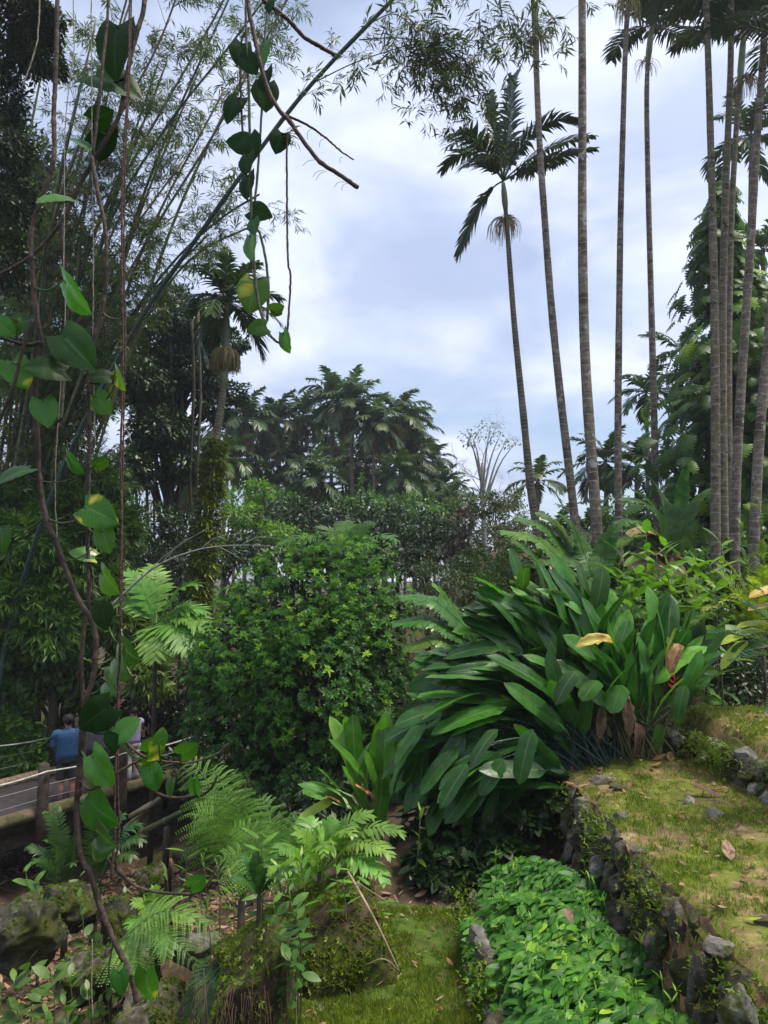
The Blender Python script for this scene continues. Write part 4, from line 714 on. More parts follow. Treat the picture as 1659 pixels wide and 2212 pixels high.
# ------------------------------------------------------------------ leafy undergrowth behind the bridge
UG = [
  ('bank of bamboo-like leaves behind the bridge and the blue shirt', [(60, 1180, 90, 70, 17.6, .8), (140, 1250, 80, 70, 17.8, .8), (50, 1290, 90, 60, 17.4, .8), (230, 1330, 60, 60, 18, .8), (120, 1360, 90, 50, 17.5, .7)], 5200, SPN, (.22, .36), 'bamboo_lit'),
  ('dim tangle of leaves beneath the leaning bamboo clump', [(40, 1090, 90, 60, 18.2, .8), (150, 1120, 80, 60, 18.2, .8), (240, 1160, 60, 70, 18.6, .8), (210, 1060, 60, 50, 19, .8)], 4200, SPN, (.22, .36), 'mid_leaf'),
  ('mixed broad-leaved bush just behind the railing posts', [(40, 1480, 80, 70, 17.6, .6), (120, 1440, 80, 70, 17.8, .6), (190, 1480, 60, 70, 18.2, .6), (20, 1400, 70, 60, 17.5, .6), (240, 1560, 50, 60, 18.8, .6)], 5200, [OVATE, LANCE, ELL], (.1, .24), 'mid_leaf'),
  ('dark bush between the railing and the round shrub', [(330, 1500, 70, 80, 19, 1), (300, 1420, 60, 60, 20, 1), (400, 1560, 60, 80, 19, 1), (420, 1450, 50, 80, 19, 1), (350, 1600, 60, 50, 19.5, .8)], 4300, [OVATE, LN2], (.08, .2), 'dark_leaf'),
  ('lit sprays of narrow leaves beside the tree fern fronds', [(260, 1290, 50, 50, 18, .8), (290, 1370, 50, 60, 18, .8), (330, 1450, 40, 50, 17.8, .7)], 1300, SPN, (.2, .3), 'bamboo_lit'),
  ('yellowing low shrub under the railing cables', [(40, 1650, 80, 40, 17.4, .4), (85, 1600, 50, 40, 17.6, .4), (20, 1570, 60, 50, 17.4, .4)], 2600, [OVATE, LANCE], (.08, .18), 'light_leaf'),
  ('deeply shaded bush at the far end of the bridge', [(440, 1680, 90, 70, 17.5, .8), (380, 1660, 50, 60, 18, .8), (540, 1700, 80, 60, 15.5, .7)], 3600, [EL2, LN2], (.08, .18), 'dark_leaf'),
  ('shadowy bush under the round shrub and the spreading ferns', [(700, 1720, 90, 50, 11.5, .6), (820, 1680, 70, 60, 11.5, .6), (620, 1760, 70, 40, 11.2, .5)], 3600, [LN2, EL2], (.07, .17), 'dark_leaf')]
for i, (lab, cl, n, T, sz, mt) in enumerate(UG): tree('undergrowth_bush', lab, 'bush', cl, n, T, sz, mt, seed=880 + i, per=14, limbs=True)
# ------------------------------------------------------------------ big-leaved plants
PAD = [leafT(.27, 11, .16 + .1 * (i % 3), dr, 'paddle', 2, (.035, .06, .03, .08, .05, .06)[i], i, tw) for i, (dr, tw) in enumerate(((.1, .1), (.2, -.15), (.32, .1), (.46, .2), (.26, .3), (.6, -.1)))] + [leafT(.36, 12, 1.3, .45, 'paddle', 3, .16, 9, .9), leafT(.3, 12, .9, .2, 'lance', 3, .2, 11, -1.2)]
def blade(b, stalk, root, ctr, tip, w, rng, rnd, k=None, face=(0, -.36, .93), spread=.35, r=.011):
    """one big leaf: a stalk from the root to the blade, the blade from there to its tip"""
    d = tip - ctr; L_ = np.linalg.norm(d); st = ctr; T = PAD[rng.integers(0, 5) if k is None else k]
    nn = np.asarray(face, float) + spread * rng.normal(size=3)
    b.inst(T, frames(d[None], nn[None]), st[None], np.array([[w / .27, L_, L_]]), np.array([rnd]))
    if stalk is not None: m_ = (root + st) / 2 + np.array([0, 0, .12]) * np.linalg.norm(st - root) - .12 * d; stalk.tube(spline([root, m_, st, st + d * .12], 9), np.linspace(r * 1.5, r * .6, 9), 5, rnd)
def big_clump(name, label, cat, rootpx, region, n, spreadk, seed, mat='heliconia', Lpx=(130, 195), wr=.25, dslope=.9, d0=8.9, rootw=90, explicit=(), lean=0):
    rng = np.random.default_rng(seed); ru, rv, rd = rootpx; rp = P(ru, rv, rd); rp[2] = float(H(rp[0], rp[1]))
    t = thing(name, label, cat, rp); b = MB(); s = MB(); vs = np.array([x[0] for x in region], float); a0 = np.array([x[1] for x in region]); a1 = np.array([x[2] for x in region])
    for i in range(n):
        v = rng.uniform(vs[0], vs[-1]); u = rng.uniform(np.interp(v, vs, a0), np.interp(v, vs, a1)); ph = math.degrees(math.atan2(rv + 40 - v, u - ru)) - 90
        if ph < -180: ph += 360
        an = R(90 + lean + ph * spreadk + rng.normal() * 11); d = d0 - dslope * (v - vs[0]) / (vs[-1] - vs[0]) + rng.uniform(-.35, .35)
        if rng.random() < .3: d += rng.uniform(.2, .6)
        l = rng.uniform(*Lpx); q0 = P(u - .5 * l * math.cos(an), v + .5 * l * math.sin(an), d); q1 = P(u + .5 * l * math.cos(an), v - .5 * l * math.sin(an), d + rng.uniform(-.35, .12))
        r0 = rp + np.array([rng.normal() * rootw * pxm(rd) * .6, rng.uniform(-.25, .25), 0]); r0[2] = float(H(r0[0], r0[1])) - .03
        blade(b, s, r0, q0, q1, wr * np.linalg.norm(q1 - q0) * rng.uniform(.72, 1.2), rng, rng.uniform(0, 1))
    b.build('foliage', M[mat], t); s.build('stem', M['dark_culm' if n > 200 else 'culm'], t)
    for (u0, v0, u1, v1, d, wd, mt, nm, k) in explicit:
        b = MB(); s = MB(); q0 = P(u0, v0, d); blade(b, None, None, q0, P(u1, v1, d - .12), wd * pxm(d), rng, rng.uniform(.2, .8), k, spread=.15); b.build(nm, M[mt], t)
    return t
def bracts(t, u, v, d, seed, s=.14):
    rng = np.random.default_rng(seed); b = MB(); c_ = P(u, v, d)
    b.tube([c_ + [0, 0, -.25], c_, c_ + [0, 0, .1]], .006, 4)
    for i in range(5):
        sg = 1 if i % 2 else -1; T = leafT(.3, 3, .5, -.1, 'lance'); b.inst(T, frames(np.array([[sg * .8, -.1, .55]]), np.array([[0, -1.0, .2]])), (c_ + [0, 0, -.06 + .03 * i])[None], np.array([s * (1 - .1 * i)]), np.array([.5]))
    b.build('flower', M['bract'], t)
t = big_clump('heliconia_clump', 'broad clump of big glossy leaves all swept sideways over the slope', 'tropical plant', (1210, 1720, 8.4), [(1290, 1090, 1300), (1330, 1040, 1340), (1370, 1000, 1360), (1410, 970, 1360), (1450, 950, 1340), (1500, 925, 1290), (1560, 905, 1230), (1600, 870, 1200), (1650, 860, 1170), (1690, 890, 1150), (1725, 940, 1120)], 370, 1.55, 900, Lpx=(105, 175), lean=26,
   explicit=[(1150, 1575, 1112, 1690, 7.4, 44, 'heliconia', 'drooping_leaf', 1), (1075, 1575, 1005, 1640, 7.4, 34, 'heliconia', 'drooping_leaf', 2), (1010, 1650, 945, 1740, 7.5, 34, 'heliconia', 'drooping_leaf', 1), (1090, 1640, 1035, 1715, 7.6, 32, 'heliconia', 'drooping_leaf', 1), (1322, 1390, 1260, 1368, 7.75, 16, 'yellow_leaf', 'yellow_leaf', 6), (1090, 1290, 1030, 1232, 8.6, 40, 'young_leaf', 'young_leaf', 1), (1130, 1275, 1128, 1222, 8.8, 36, 'young_leaf', 'young_leaf', 1), (1132, 1290, 1110, 1182, 9.3, 34, 'heliconia', 'tall_leaf', 0), (1182, 1300, 1163, 1205, 9.1, 36, 'heliconia', 'tall_leaf', 0), (1232, 1310, 1216, 1200, 9.0, 42, 'heliconia', 'tall_leaf', 1), (1270, 1310, 1256, 1212, 9.2, 40, 'heliconia', 'tall_leaf', 0), (1285, 1320, 1312, 1228, 9.0, 40, 'heliconia', 'tall_leaf', 4), (1325, 1330, 1350, 1255, 9.0, 34, 'heliconia', 'tall_leaf', 0)])
bracts(t, 1140, 1610, 7.5, 1, .06)
t = big_clump('heliconia_clump', 'upright clump of big leaves with bare stems and orange dead leaf beside the rock edging', 'tropical plant', (1385, 1640, 8.7), [(1335, 1270, 1440), (1370, 1240, 1500), (1400, 1230, 1530), (1430, 1250, 1530), (1470, 1260, 1510), (1510, 1280, 1480)], 92, 1.5, 905, d0=9.0, dslope=.8, rootw=70, Lpx=(105, 165),
   explicit=[(1475, 1395, 1438, 1432, 8.0, 20, 'orange_leaf', 'orange_leaf', 6), (1345, 1490, 1372, 1590, 8.1, 26, 'brown_leaf', 'dead_leaf', 7), (1372, 1560, 1384, 1650, 8.1, 24, 'brown_leaf', 'dead_leaf', 6), (1300, 1520, 1298, 1600, 8.2, 24, 'brown_leaf', 'dead_leaf', 7), (1420, 1620, 1428, 1565, 8.1, 34, 'heliconia', 'low_leaf', 0), (1345, 1480, 1318, 1535, 7.9, 42, 'heliconia', 'drooping_leaf', 1), (1292, 1470, 1255, 1505, 7.9, 46, 'heliconia', 'drooping_leaf', 1), (1245, 1450, 1195, 1500, 7.8, 36, 'heliconia', 'drooping_leaf', 3), (1440, 1420, 1452, 1352, 8.0, 30, 'lime_leaf', 'lime_leaf', 0), (1480, 1480, 1455, 1555, 8.0, 30, 'heliconia', 'drooping_leaf', 2)])
bracts(t, 1457, 1475, 8.1, 2, .11); bracts(t, 1343, 1500, 8.2, 3, .07)
rng = np.random.default_rng(906); b = MB()
for i in range(46):
    u = rng.uniform(1300, 1450); d = rng.uniform(8.3, 8.9); p0 = P(rng.normal(1388, 26), 1640, d); p0[2] = float(H(p0[0], p0[1])) - .03; p1 = P(u + (u - 1388) * .5, rng.uniform(1420, 1500), d); b.tube(spline([p0, (p0 + p1) / 2 + [0, 0, .1], p1], 7), np.linspace(.014, .007, 7), 5, rng.uniform())
b.build('stem', M['culm'], t)
big_clump('young_heliconia', 'young lighter green big-leaved plant standing alone below the swept clump', 'tropical plant', (805, 1770, 9.0), [(1600, 760, 840), (1640, 720, 880), (1690, 690, 880), (1730, 680, 870)], 20, 1.15, 910, 'young_leaf', (95, 150), .25, .5, 9.1, 22,
   explicit=[(790, 1690, 729, 1587, 8.5, 30, 'young_leaf', 'tall_leaf', 1), (812, 1700, 795, 1622, 8.5, 30, 'young_leaf', 'tall_leaf', 0), (832, 1720, 842, 1612, 8.5, 30, 'young_leaf', 'tall_leaf', 0), (750, 1745, 668, 1672, 8.4, 30, 'young_leaf', 'tall_leaf', 2), (815, 1735, 768, 1683, 8.4, 22, 'orange_leaf', 'withered_leaf', 7), (720, 1730, 632, 1762, 8.3, 24, 'lime_leaf', 'pale_leaf', 2), (735, 1735, 700, 1712, 8.3, 20, 'orange_leaf', 'withered_leaf', 7)])
def torn(name, label, cat, root, leaves, seed, mat='torn_leaf', n=26, wid=.1, dead=()):
    rng = np.random.default_rng(seed); rp = P(*root); g = rp.copy(); g[2] = float(H(g[0], g[1])); t = thing(name, label, cat, g); s = MB(); s.tube(spline([g - [0, 0, .05], (g + rp) / 2, rp], 6), np.linspace(.06, .03, 6), 7); s.build('stem', M['brown_culm'], t)
    for i, (u0, v0, u1, v1, d, lf) in enumerate(leaves):
        a = P(u0, v0, d); z = P(u1, v1, d - .1); b = MB(); md = (a + z) / 2 + [0, 0, .16 * np.linalg.norm(z - a)]
        feather(b, spline([rp, (rp + a) / 2 + [0, 0, .1], a, md, z], 12), .014, lf, n, wid, 78, .3, .3, .1, seed + i, (0, -.45, 1), jit=.05, taper=.5, dens=.93); b.build('leaf', M['palm_dead' if i in dead else mat], t)
    return t
torn('banana_plant', 'pale wind-shredded banana leaves reaching past the round shrub', 'banana plant', (1050, 1460, 9.4), [(1000, 1380, 858, 1346, 9.2, .2), (1000, 1350, 872, 1290, 9.3, .22), (1010, 1340, 905, 1300, 9.6, .2), (1000, 1400, 880, 1400, 9.1, .17), (980, 1340, 940, 1265, 9.8, .2)], 920)
torn('banana_plant', 'dark banana plant behind the swept clump with leaves leaning to the slim palm', 'banana plant', (1290, 1300, 11), [(1230, 1230, 1092, 1150, 10.8, .26), (1230, 1200, 1120, 1120, 11.2, .26), (1240, 1190, 1165, 1110, 11.4, .26), (1200, 1280, 1110, 1168, 10.6, .2), (1260, 1190, 1215, 1115, 11.3, .25), (1250, 1250, 1140, 1215, 10.6, .22), (1300, 1200, 1340, 1130, 11.2, .22)], 925, wid=.13, n=26)
torn('banana_plant', 'ragged banana plant with brown-edged leaves in front of the vine-covered tree', 'banana plant', (1455, 1260, 12.5), [(1420, 1110, 1345, 1078, 12.3, .2), (1420, 1150, 1338, 1128, 12.2, .26), (1430, 1170, 1332, 1175, 12, .24), (1440, 1100, 1400, 1030, 12.6, .19), (1470, 1100, 1480, 1020, 12.6, .17), (1480, 1130, 1530, 1060, 12.4, .17), (1440, 1140, 1372, 1060, 12.5, .24), (1420, 1190, 1358, 1215, 11.9, .2), (1410, 1150, 1362, 1150, 11.8, .18), (1450, 1200, 1480, 1290, 12, .2)], 930, wid=.15, n=26, dead=(7, 8, 9))
def cane(name, label, cat, canes, Ln, n, T, mat, stem, seed, wmul=1.0, per=2):
    """leafy canes: (path, ...) each with leaves in two ranks"""
    rng = np.random.default_rng(seed); t = None; b = MB(); s = MB()
    for path in canes:
        q = P([p[0] for p in path], [p[1] for p in path], [p[2] for p in path]); g = float(H(q[-1][0], q[-1][1])); q = np.vstack([q, [[q[-1][0], q[-1][1], g - .04]]]) if q[-1][2] > g else q
        if t is None: t = thing(name, label, cat, q[-1] + [0, 0, .04])
        z = spline(q, 20); s = MB(); s.tube(z, np.linspace(.005, .012, 20) * (Ln / .35) ** .5, 5); s.build('stem', M[stem], t); k = n; tt = np.linspace(0, .72, k) ** 1.1; az = rng.uniform(0, 3.14)
        for i, f in enumerate(tt):
            a = z[min(int(f * 19), 19)]; ang = az + math.pi * (i % 2) + rng.uniform(-.6, .6); up = lerp(.9, .15, min(f * 2, 1)); dd = norm(np.array([math.cos(ang), math.sin(ang), up + rng.uniform(-.25, .25)]))
            l = Ln * rng.uniform(.75, 1.1) * (.6 if i == 0 else 1); b.inst(T, frames(dd[None], (np.array([0, -.2, 1]) + .35 * rng.normal(size=3))[None]), a[None], np.array([[l * wmul, l, l]]), np.array([np.clip(rng.uniform(0, .75) + .3 * (1 - f * 3), 0, 1)]))
    b.build('foliage', M[mat], t); return t
GL = leafT(.25, 6, .18, .3, 'lance')
cane('ginger_plant', 'tall ginger canes with fresh lime leaves before the ragged banana plant', 'ginger plant', [[(u, v, d), (u + 8, v + 80, d), (u + 22, v + 190, d + .1)] for u, v, d in ((1395, 1152, 10.8), (1418, 1200, 10.5), (1345, 1205, 10.6), (1450, 1245, 10.2), (1375, 1240, 10.2), (1435, 1180, 10.9), (1360, 1275, 9.9), (1410, 1260, 10), (1335, 1250, 10.4))], .48, 15, GL, 'light_leaf', 'culm', 940, 1.35)
cane('ginger_plant', 'ginger canes with spreading star-like tops at the feet of the crowded palms', 'ginger plant', [[(u, v, d), (u + 4, v + 80, d), (u + 14, v + 190, d + .1)] for u, v, d in ((1502, 1205, 10), (1480, 1240, 9.9), (1535, 1220, 10.2), (1560, 1180, 10.8), (1500, 1275, 9.6), (1545, 1270, 9.7))], .46, 14, GL, 'light_leaf', 'culm', 945, 1.3)
cane('ginger_plant', 'shaded ginger leaves at the outer picture edge under the leaning palms', 'ginger plant', [[(u, v, d), (u + 4, v + 60, d), (u + 10, v + 150, d + .1)] for u, v, d in ((1600, 1130, 12), (1640, 1080, 12), (1650, 1180, 11.5), (1610, 1190, 11.5), (1580, 1240, 11))], .4, 10, GL, 'mid_leaf', 'culm', 947)
def fronds(name, label, cat, root, tips, rr, lf, n, wid, mat, seed, kind='feather', arch=.22, face=(0, -.3, 1), group=None, **kw):
    """a plant of arching fronds from one root to tips (u, v, depth)"""
    rp = P(*root); g = float(H(rp[0], rp[1])); t = thing(name, label, cat, [rp[0], rp[1], min(rp[2], g + .05)], group)
    if rp[2] > g + .15: b = MB(); b.tube([[rp[0], rp[1], g - .1], (rp + [rp[0], rp[1], g]) / 2, rp], [.06, .05, .04] if rp[2] - g > .8 else .02, 7); b.build('trunk' if rp[2] - g > .8 else 'stem', M['dark_bark'], t)
    for i, (u, v, d) in enumerate(tips):
        z = P(u, v, d); md = (rp + z) / 2 + [0, 0, arch * np.linalg.norm(z - rp)]; q3 = rp * .12 + z * .88 + [0, 0, arch * .45 * np.linalg.norm(z - rp)]; b = MB()
        if kind == 'feather': feather(b, [rp, md, q3, z], rr, lf, n, wid, seed=seed + i, nrm=face, **kw)
        else: fern_frond(b, [rp, md, q3, z], rr, lf, n, seed + i, face, **kw)
        b.build('frond', M[mat], t)
    return t
fronds('yellow_fern', 'yellowish feathery fern at the picture edge above the cycad', 'fern', (1650, 1410, 9), [(1535, 1262, 8.7), (1560, 1215, 8.9), (1600, 1190, 9), (1645, 1170, 9), (1520, 1320, 8.6), (1495, 1300, 8.9), (1585, 1290, 8.4), (1690, 1200, 8.8), (1620, 1250, 8.4), (1560, 1300, 8.6), (1500, 1345, 8.7), (1540, 1235, 9.2), (1650, 1225, 8.6)], .007, .16, 40, .017, 'fern_yellow', 950, ang=58, droop=.2, start=.2, vee=.25)
fronds('cycad', 'stiff comb-like dark fronds poking in at the picture edge over the rocks', 'cycad', (1775, 1470, 6.6), [(1536, 1369, 6.3), (1578, 1428, 6.1), (1600, 1300, 6.8), (1640, 1270, 7), (1700, 1260, 6.6), (1660, 1540, 6.1), (1880, 1340, 6.6), (1900, 1440, 6.5)], .01, .13, 52, .016, 'cycad', 955, ang=62, droop=.05, start=.15, vee=.35, arch=.1)
rng = np.random.default_rng(957); b = MB(); t = thing('broad_leaf_plant', 'yellowing broad leaves between the cycad fronds at the picture edge', 'tropical plant', [*P(1700, 1500, 7)[:2], float(H(*P(1700, 1500, 7)[:2]))]); s = MB(); rt = np.array(t.location)
for (u0, v0, u1, v1, mt) in ((1650, 1362, 1562, 1362, 'lime_leaf'), (1615, 1384, 1552, 1424, 'lime_leaf'), (1680, 1310, 1622, 1296, 'yellow_leaf'), (1690, 1270, 1626, 1268, 'yellow_leaf'), (1660, 1390, 1590, 1388, 'torn_leaf'), (1670, 1350, 1600, 1330, 'lime_leaf')):
    b = MB(); blade(b, s, rt, P(u0, v0, 7), P(u1, v1, 6.9), 26 * pxm(7), rng, rng.uniform(), 2, spread=.2, r=.006); b.build('leaf', M[mt], t)
s.build('stem', M['culm'], t)
# ------------------------------------------------------------------ ferns
fronds('tree_fern', 'tall fern with wide twice-divided fronds hanging from the vine end to the mound', 'fern', (522, 1945, 8.3), [(505, 1672, 8.3), (398, 1652, 8.6), (590, 1745, 8.0), (660, 1810, 7.8), (455, 1665, 9), (625, 1870, 7.6), (420, 1760, 8.0), (560, 1800, 7.6)], .011, .56, 13, 0, 'fern', 960, 'fern', .26, (0, -.8, .6), m=18, pw=.15, droop=.35, start=.38, fan=75)
fronds('tree_fern', 'fern of lacy bright fronds fanning between the tall fern and the bracken', 'fern', (610, 1960, 7.5), [(700, 1800, 7.4), (560, 1725, 7.8), (650, 1765, 7.6), (500, 1790, 7.8), (745, 1835, 7.1), (470, 1860, 7.6), (590, 1850, 7), (680, 1870, 6.9)], .009, .42, 13, 0, 'fern', 962, 'fern', .26, (0, -.7, .7), m=17, pw=.16, droop=.35, start=.3, fan=74)
fronds('bracken', 'bright bracken fronds spilling over the top of the mossy mound', 'fern', (690, 1885, 6.9), [(866, 1800, 6.7), (800, 1762, 6.9), (720, 1775, 7), (640, 1800, 6.8), (840, 1845, 6.5), (760, 1800, 6.5), (600, 1840, 6.6), (580, 1900, 6.4), (700, 1840, 6.3), (830, 1900, 6.4), (660, 1770, 7.2)], .006, .19, 20, .038, 'fern', 965, ang=60, droop=.25, start=.2, vee=.1)
fronds('fern', 'single broad fern frond drooping over the grey rock', 'fern', (236, 2050, 8.4), [(472, 2030, 7.9), (420, 2085, 7.8), (300, 2120, 7.9)], .009, .4, 14, 0, 'fern', 970, 'fern', .24, (0, -.5, .9), m=17, pw=.23, droop=.35)
fronds('fern', 'silvery fern with narrow leaflets growing against the near bridge post', 'fern', (142, 1940, 11.8), [(98, 1755, 11.8), (70, 1862, 11.5), (158, 1865, 11.4), (118, 1740, 12), (60, 1830, 11.7), (170, 1790, 11.7), (100, 1815, 11.4)], .008, .2, 24, .035, 'fern_dark', 975, ang=60, droop=.3, start=.35, vee=.1)
fronds('fern', 'fern with long grey-green fronds arching beneath the bridge edge log', 'fern', (205, 1930, 11.2), [(304, 1815, 10.9), (285, 1850, 10.7), (205, 1775, 11.2), (265, 1760, 11.3), (245, 1835, 10.6), (300, 1780, 11.3)], .008, .3, 24, .035, 'fern_dark', 980, ang=62, droop=.35, start=.3, vee=.1)
fronds('tree_fern', 'tree fern with pale lacy umbrella of fronds between bamboo and round shrub', 'tree fern', (338, 1350, 15.6), [(422, 1262, 15.4), (275, 1240, 15.6), (462, 1368, 15.2), (405, 1405, 14.8), (335, 1420, 14.6), (255, 1300, 15.6), (330, 1225, 16.2), (440, 1320, 15.6), (365, 1400, 14.8)], .02, .5, 20, .085, 'fern', 985, arch=.2, ang=66, droop=.25, vee=.1, start=.2)
fronds('tree_fern', 'tree fern whose pale fronds show just over the round shrub', 'tree fern', (752, 1215, 16.4), [(640, 1175, 16), (690, 1140, 16.4), (852, 1165, 16.1), (800, 1132, 16.6), (745, 1130, 17), (600, 1180, 16.2), (830, 1190, 15.6)], .02, .42, 20, .08, 'fern', 990, arch=.24, ang=66, droop=.25, vee=.1, start=.2)
fronds('fern', 'soft mid-sized fern sprouting from litter between the rocks', 'fern', (345, 2010, 9.2), [(290, 1950, 9.1), (330, 1920, 9.2), (390, 1930, 9.1), (410, 1985, 8.9), (280, 2000, 8.9), (360, 2060, 8.7)], .006, .2, 20, .035, 'fern', 991, ang=62, droop=.3, vee=.1, start=.15)
fronds('fern', 'dark fern hanging in the gap beside the root-hung bank', 'fern', (470, 2080, 6.6), [(450, 2190, 6.3), (500, 2170, 6.2), (430, 2130, 6.5), (520, 2110, 6.4), (410, 2190, 6.5)], .005, .16, 26, .02, 'fern_dark', 992, ang=62, droop=.3, vee=.05, start=.2)
fronds('fern', 'small sword fern on the shaded side of the mossy mound', 'fern', (560, 1935, 6.1), [(520, 1850, 6.1), (550, 1840, 6.1), (590, 1850, 6.0), (500, 1900, 6), (610, 1900, 5.9), (575, 1870, 5.8), (640, 1880, 6)], .004, .07, 30, .018, 'fern_dark', 994, ang=70, droop=.15, vee=.05, start=.12)
fronds('fern', 'small dim fern growing under the swept big-leaved clump', 'fern', (1020, 1870, 7.9), [(960, 1800, 7.8), (1000, 1790, 7.9), (1060, 1800, 7.8), (940, 1850, 7.6), (1080, 1840, 7.6)], .004, .1, 26, .022, 'fern_dark', 996, ang=66, droop=.2, vee=.05, start=.15)
cane('seedling', 'slender bright seedling with paired narrow leaves in the dark hollow', 'plant', [[(908, 1752, 7.6), (903, 1840, 7.6), (892, 1930, 7.6)]], .26, 9, LANCE, 'light_leaf', 'culm', 1000)
cane('leafy_plant', 'dark leafy plant with long leaflets under the swept clump', 'plant', [[(u, v, 8.2), (u - 6, v + 50, 8.2), (u - 10, v + 120, 8.3)] for u, v in ((920, 1690), (960, 1700), (1000, 1720), (880, 1720), (940, 1740), (1010, 1760), (870, 1760))], .3, 11, LANCE, 'dark_leaf', 'culm', 1003, 1.3)
tree('hollow_bush', 'dark low leaves filling the hollow between leafy bed and swept clump', 'bush', [(1040, 1800, 70, 40, 8.0, .4), (1130, 1780, 50, 40, 7.9, .3), (950, 1800, 60, 50, 8.3, .4), (880, 1830, 50, 40, 8.4, .3), (1180, 1740, 30, 50, 7.9, .2), (930, 1870, 70, 40, 7.7, .3), (1010, 1880, 60, 36, 7.6, .3), (1090, 1840, 50, 30, 7.7, .2)], 6500, [LN2, OVATE], (.05, .13), 'dark_leaf', seed=1005)
cane('leafy_plant', 'whorled leafy plant sprouting from the root-hung bank', 'plant', [[(625, 1925, 5.5), (632, 1970, 5.5), (640, 2010, 5.55)], [(640, 1965, 5.4), (640, 2000, 5.45), (645, 2030, 5.5)], [(600, 2020, 5.2), (630, 2030, 5.3), (650, 2040, 5.4)], [(615, 2060, 5.1), (628, 2080, 5.15), (640, 2090, 5.3)], [(590, 1950, 5.5), (600, 1990, 5.5), (620, 2030, 5.5)]], .14, 10, ELL, 'mid_leaf', 'culm', 1006)
cane('leafy_plant', 'leafy stems crowding the top of the mound under the bracken', 'plant', [[(u, v, d), (u + 5, v + 40, d), (u + 8, v + 90, d)] for u, v, d in ((560, 1800, 6.6), (720, 1830, 6.3), (690, 1800, 6.5), (760, 1870, 6.2), (800, 1905, 6.3), (650, 1850, 6.1), (600, 1870, 6.2), (740, 1900, 6))], .2, 10, LANCE, 'light_leaf', 'culm', 1009, 1.4)
cane('leafy_plant', 'low plants with oval leaves in front of the big dark rock', 'plant', [[(u, v, d), (u + 5, v + 40, d), (u + 8, v + 90, d)] for u, v, d in ((60, 2080, 8), (110, 2100, 8), (150, 2110, 8), (30, 2120, 7.8), (90, 2150, 7.7), (140, 2170, 7.6), (40, 2180, 7.5), (190, 2140, 8), (0, 2150, 7.7), (100, 2190, 7.4))], .24, 9, ELL, 'mid_leaf', 'culm', 1012)
cane('leafy_plant', 'sparse leafy shoots in the litter round the smooth grey rock', 'plant', [[(u, v, d), (u + 4, v + 40, d), (u + 6, v + 80, d)] for u, v, d in ((330, 1960, 9.6), (270, 1930, 10), (250, 2060, 8.6), (440, 2080, 8.2), (380, 2130, 7.8), (300, 2150, 7.7), (230, 2130, 8.1), (450, 1990, 8.8))], .2, 8, ELL, 'mid_leaf', 'culm', 1014)
cane('leafy_plant', 'broad heart-leaved plant climbing the side of the big dark rock', 'plant', [[(u, v, d), (u + 5, v + 30, d), (u + 8, v + 70, d)] for u, v, d in ((55, 1880, 10), (80, 1900, 10), (75, 1935, 9.8), (175, 1890, 10.4), (195, 1950, 10))], .26, 6, OVATE, 'mid_leaf', 'culm', 1015)
cane('leafy_plant', 'small leafy sprig beside the thin white string', 'plant', [[(170, 1940, 9), (176, 1975, 9), (180, 2010, 9)], [(215, 2165, 8), (220, 2190, 8), (225, 2210, 8)], [(350, 2140, 7.6), (355, 2160, 7.6), (360, 2190, 7.6)]], .2, 8, ELL, 'mid_leaf', 'culm', 1018)
cane('leafy_plant', 'fresh grassy plant in the litter beyond the vine tip', 'plant', [[(u, v, d), (u + 3, v + 40, d), (u + 6, v + 90, d)] for u, v, d in ((440, 1850, 10.5), (470, 1870, 10), (430, 1900, 10), (500, 1900, 9), (400, 1830, 11.5), (360, 1880, 11))], .34, 7, LANCE, 'light_leaf', 'culm', 1020, .7)
# arching bare branch in front of the fern-wrapped trunk
b = MB(); q = P([240, 275, 340, 430, 520, 600, 640], [1310, 1275, 1222, 1187, 1178, 1182, 1200], [15.2, 15.2, 15.1, 15, 14.9, 14.8, 14.8]); t = thing('arching_branch', 'pale bare branch arching from the bamboo toward the round shrub', 'branch', q[0]); b.tube(spline(q, 26), np.linspace(.03, .006, 26), 6)
for (a, m_, z) in (((345, 1220), (385, 1180), (450, 1140)), ((432, 1187), (470, 1160), (540, 1150)), ((470, 1180), (500, 1195), (530, 1215)), ((300, 1255), (340, 1215), (400, 1165)), ((520, 1178), (560, 1160), (610, 1165))): b.tube(spline(P([a[0], m_[0], z[0]], [a[1], m_[1], z[1]], 15), 8), np.linspace(.011, .003, 8), 4)
b.build('stem', M['bare_twig'], t)
# ------------------------------------------------------------------ mound, rocks, stone walls
rock('mossy_mound', 'rounded earthy mound greened with moss beside the grass path', (-.58, 6.35, 1.8), (.82, .8, .78), 3, M['mound'], 'mound', seed=50, big=.3)
bank = rock('root_hung_bank', 'steep dark bank hung with fine roots next to the mossy mound', (-.93, 5.7, 1.45), (.48, .55, 1.0), 5, M['mound'], 'bank', seed=60, big=.3)
rng = np.random.default_rng(1100); b = MB()
for i in range(170):
    x = rng.uniform(-1.36, -.6); k = (x + .93) / .46; y = 5.7 - .52 * math.sqrt(max(1 - k * k, .02)) - .01; z0 = rng.uniform(1.6, 2.3); l = rng.uniform(.15, .6); y += .15 * max(z0 - 1.9, 0)
    b.tube([(x, y + .03, z0), (x + rng.normal() * .03, y - .03, z0 - l * .5), (x + rng.normal() * .05, y - .02, z0 - l)], .0025, 3, rng.uniform())
b.build('root', M['root'], bank)
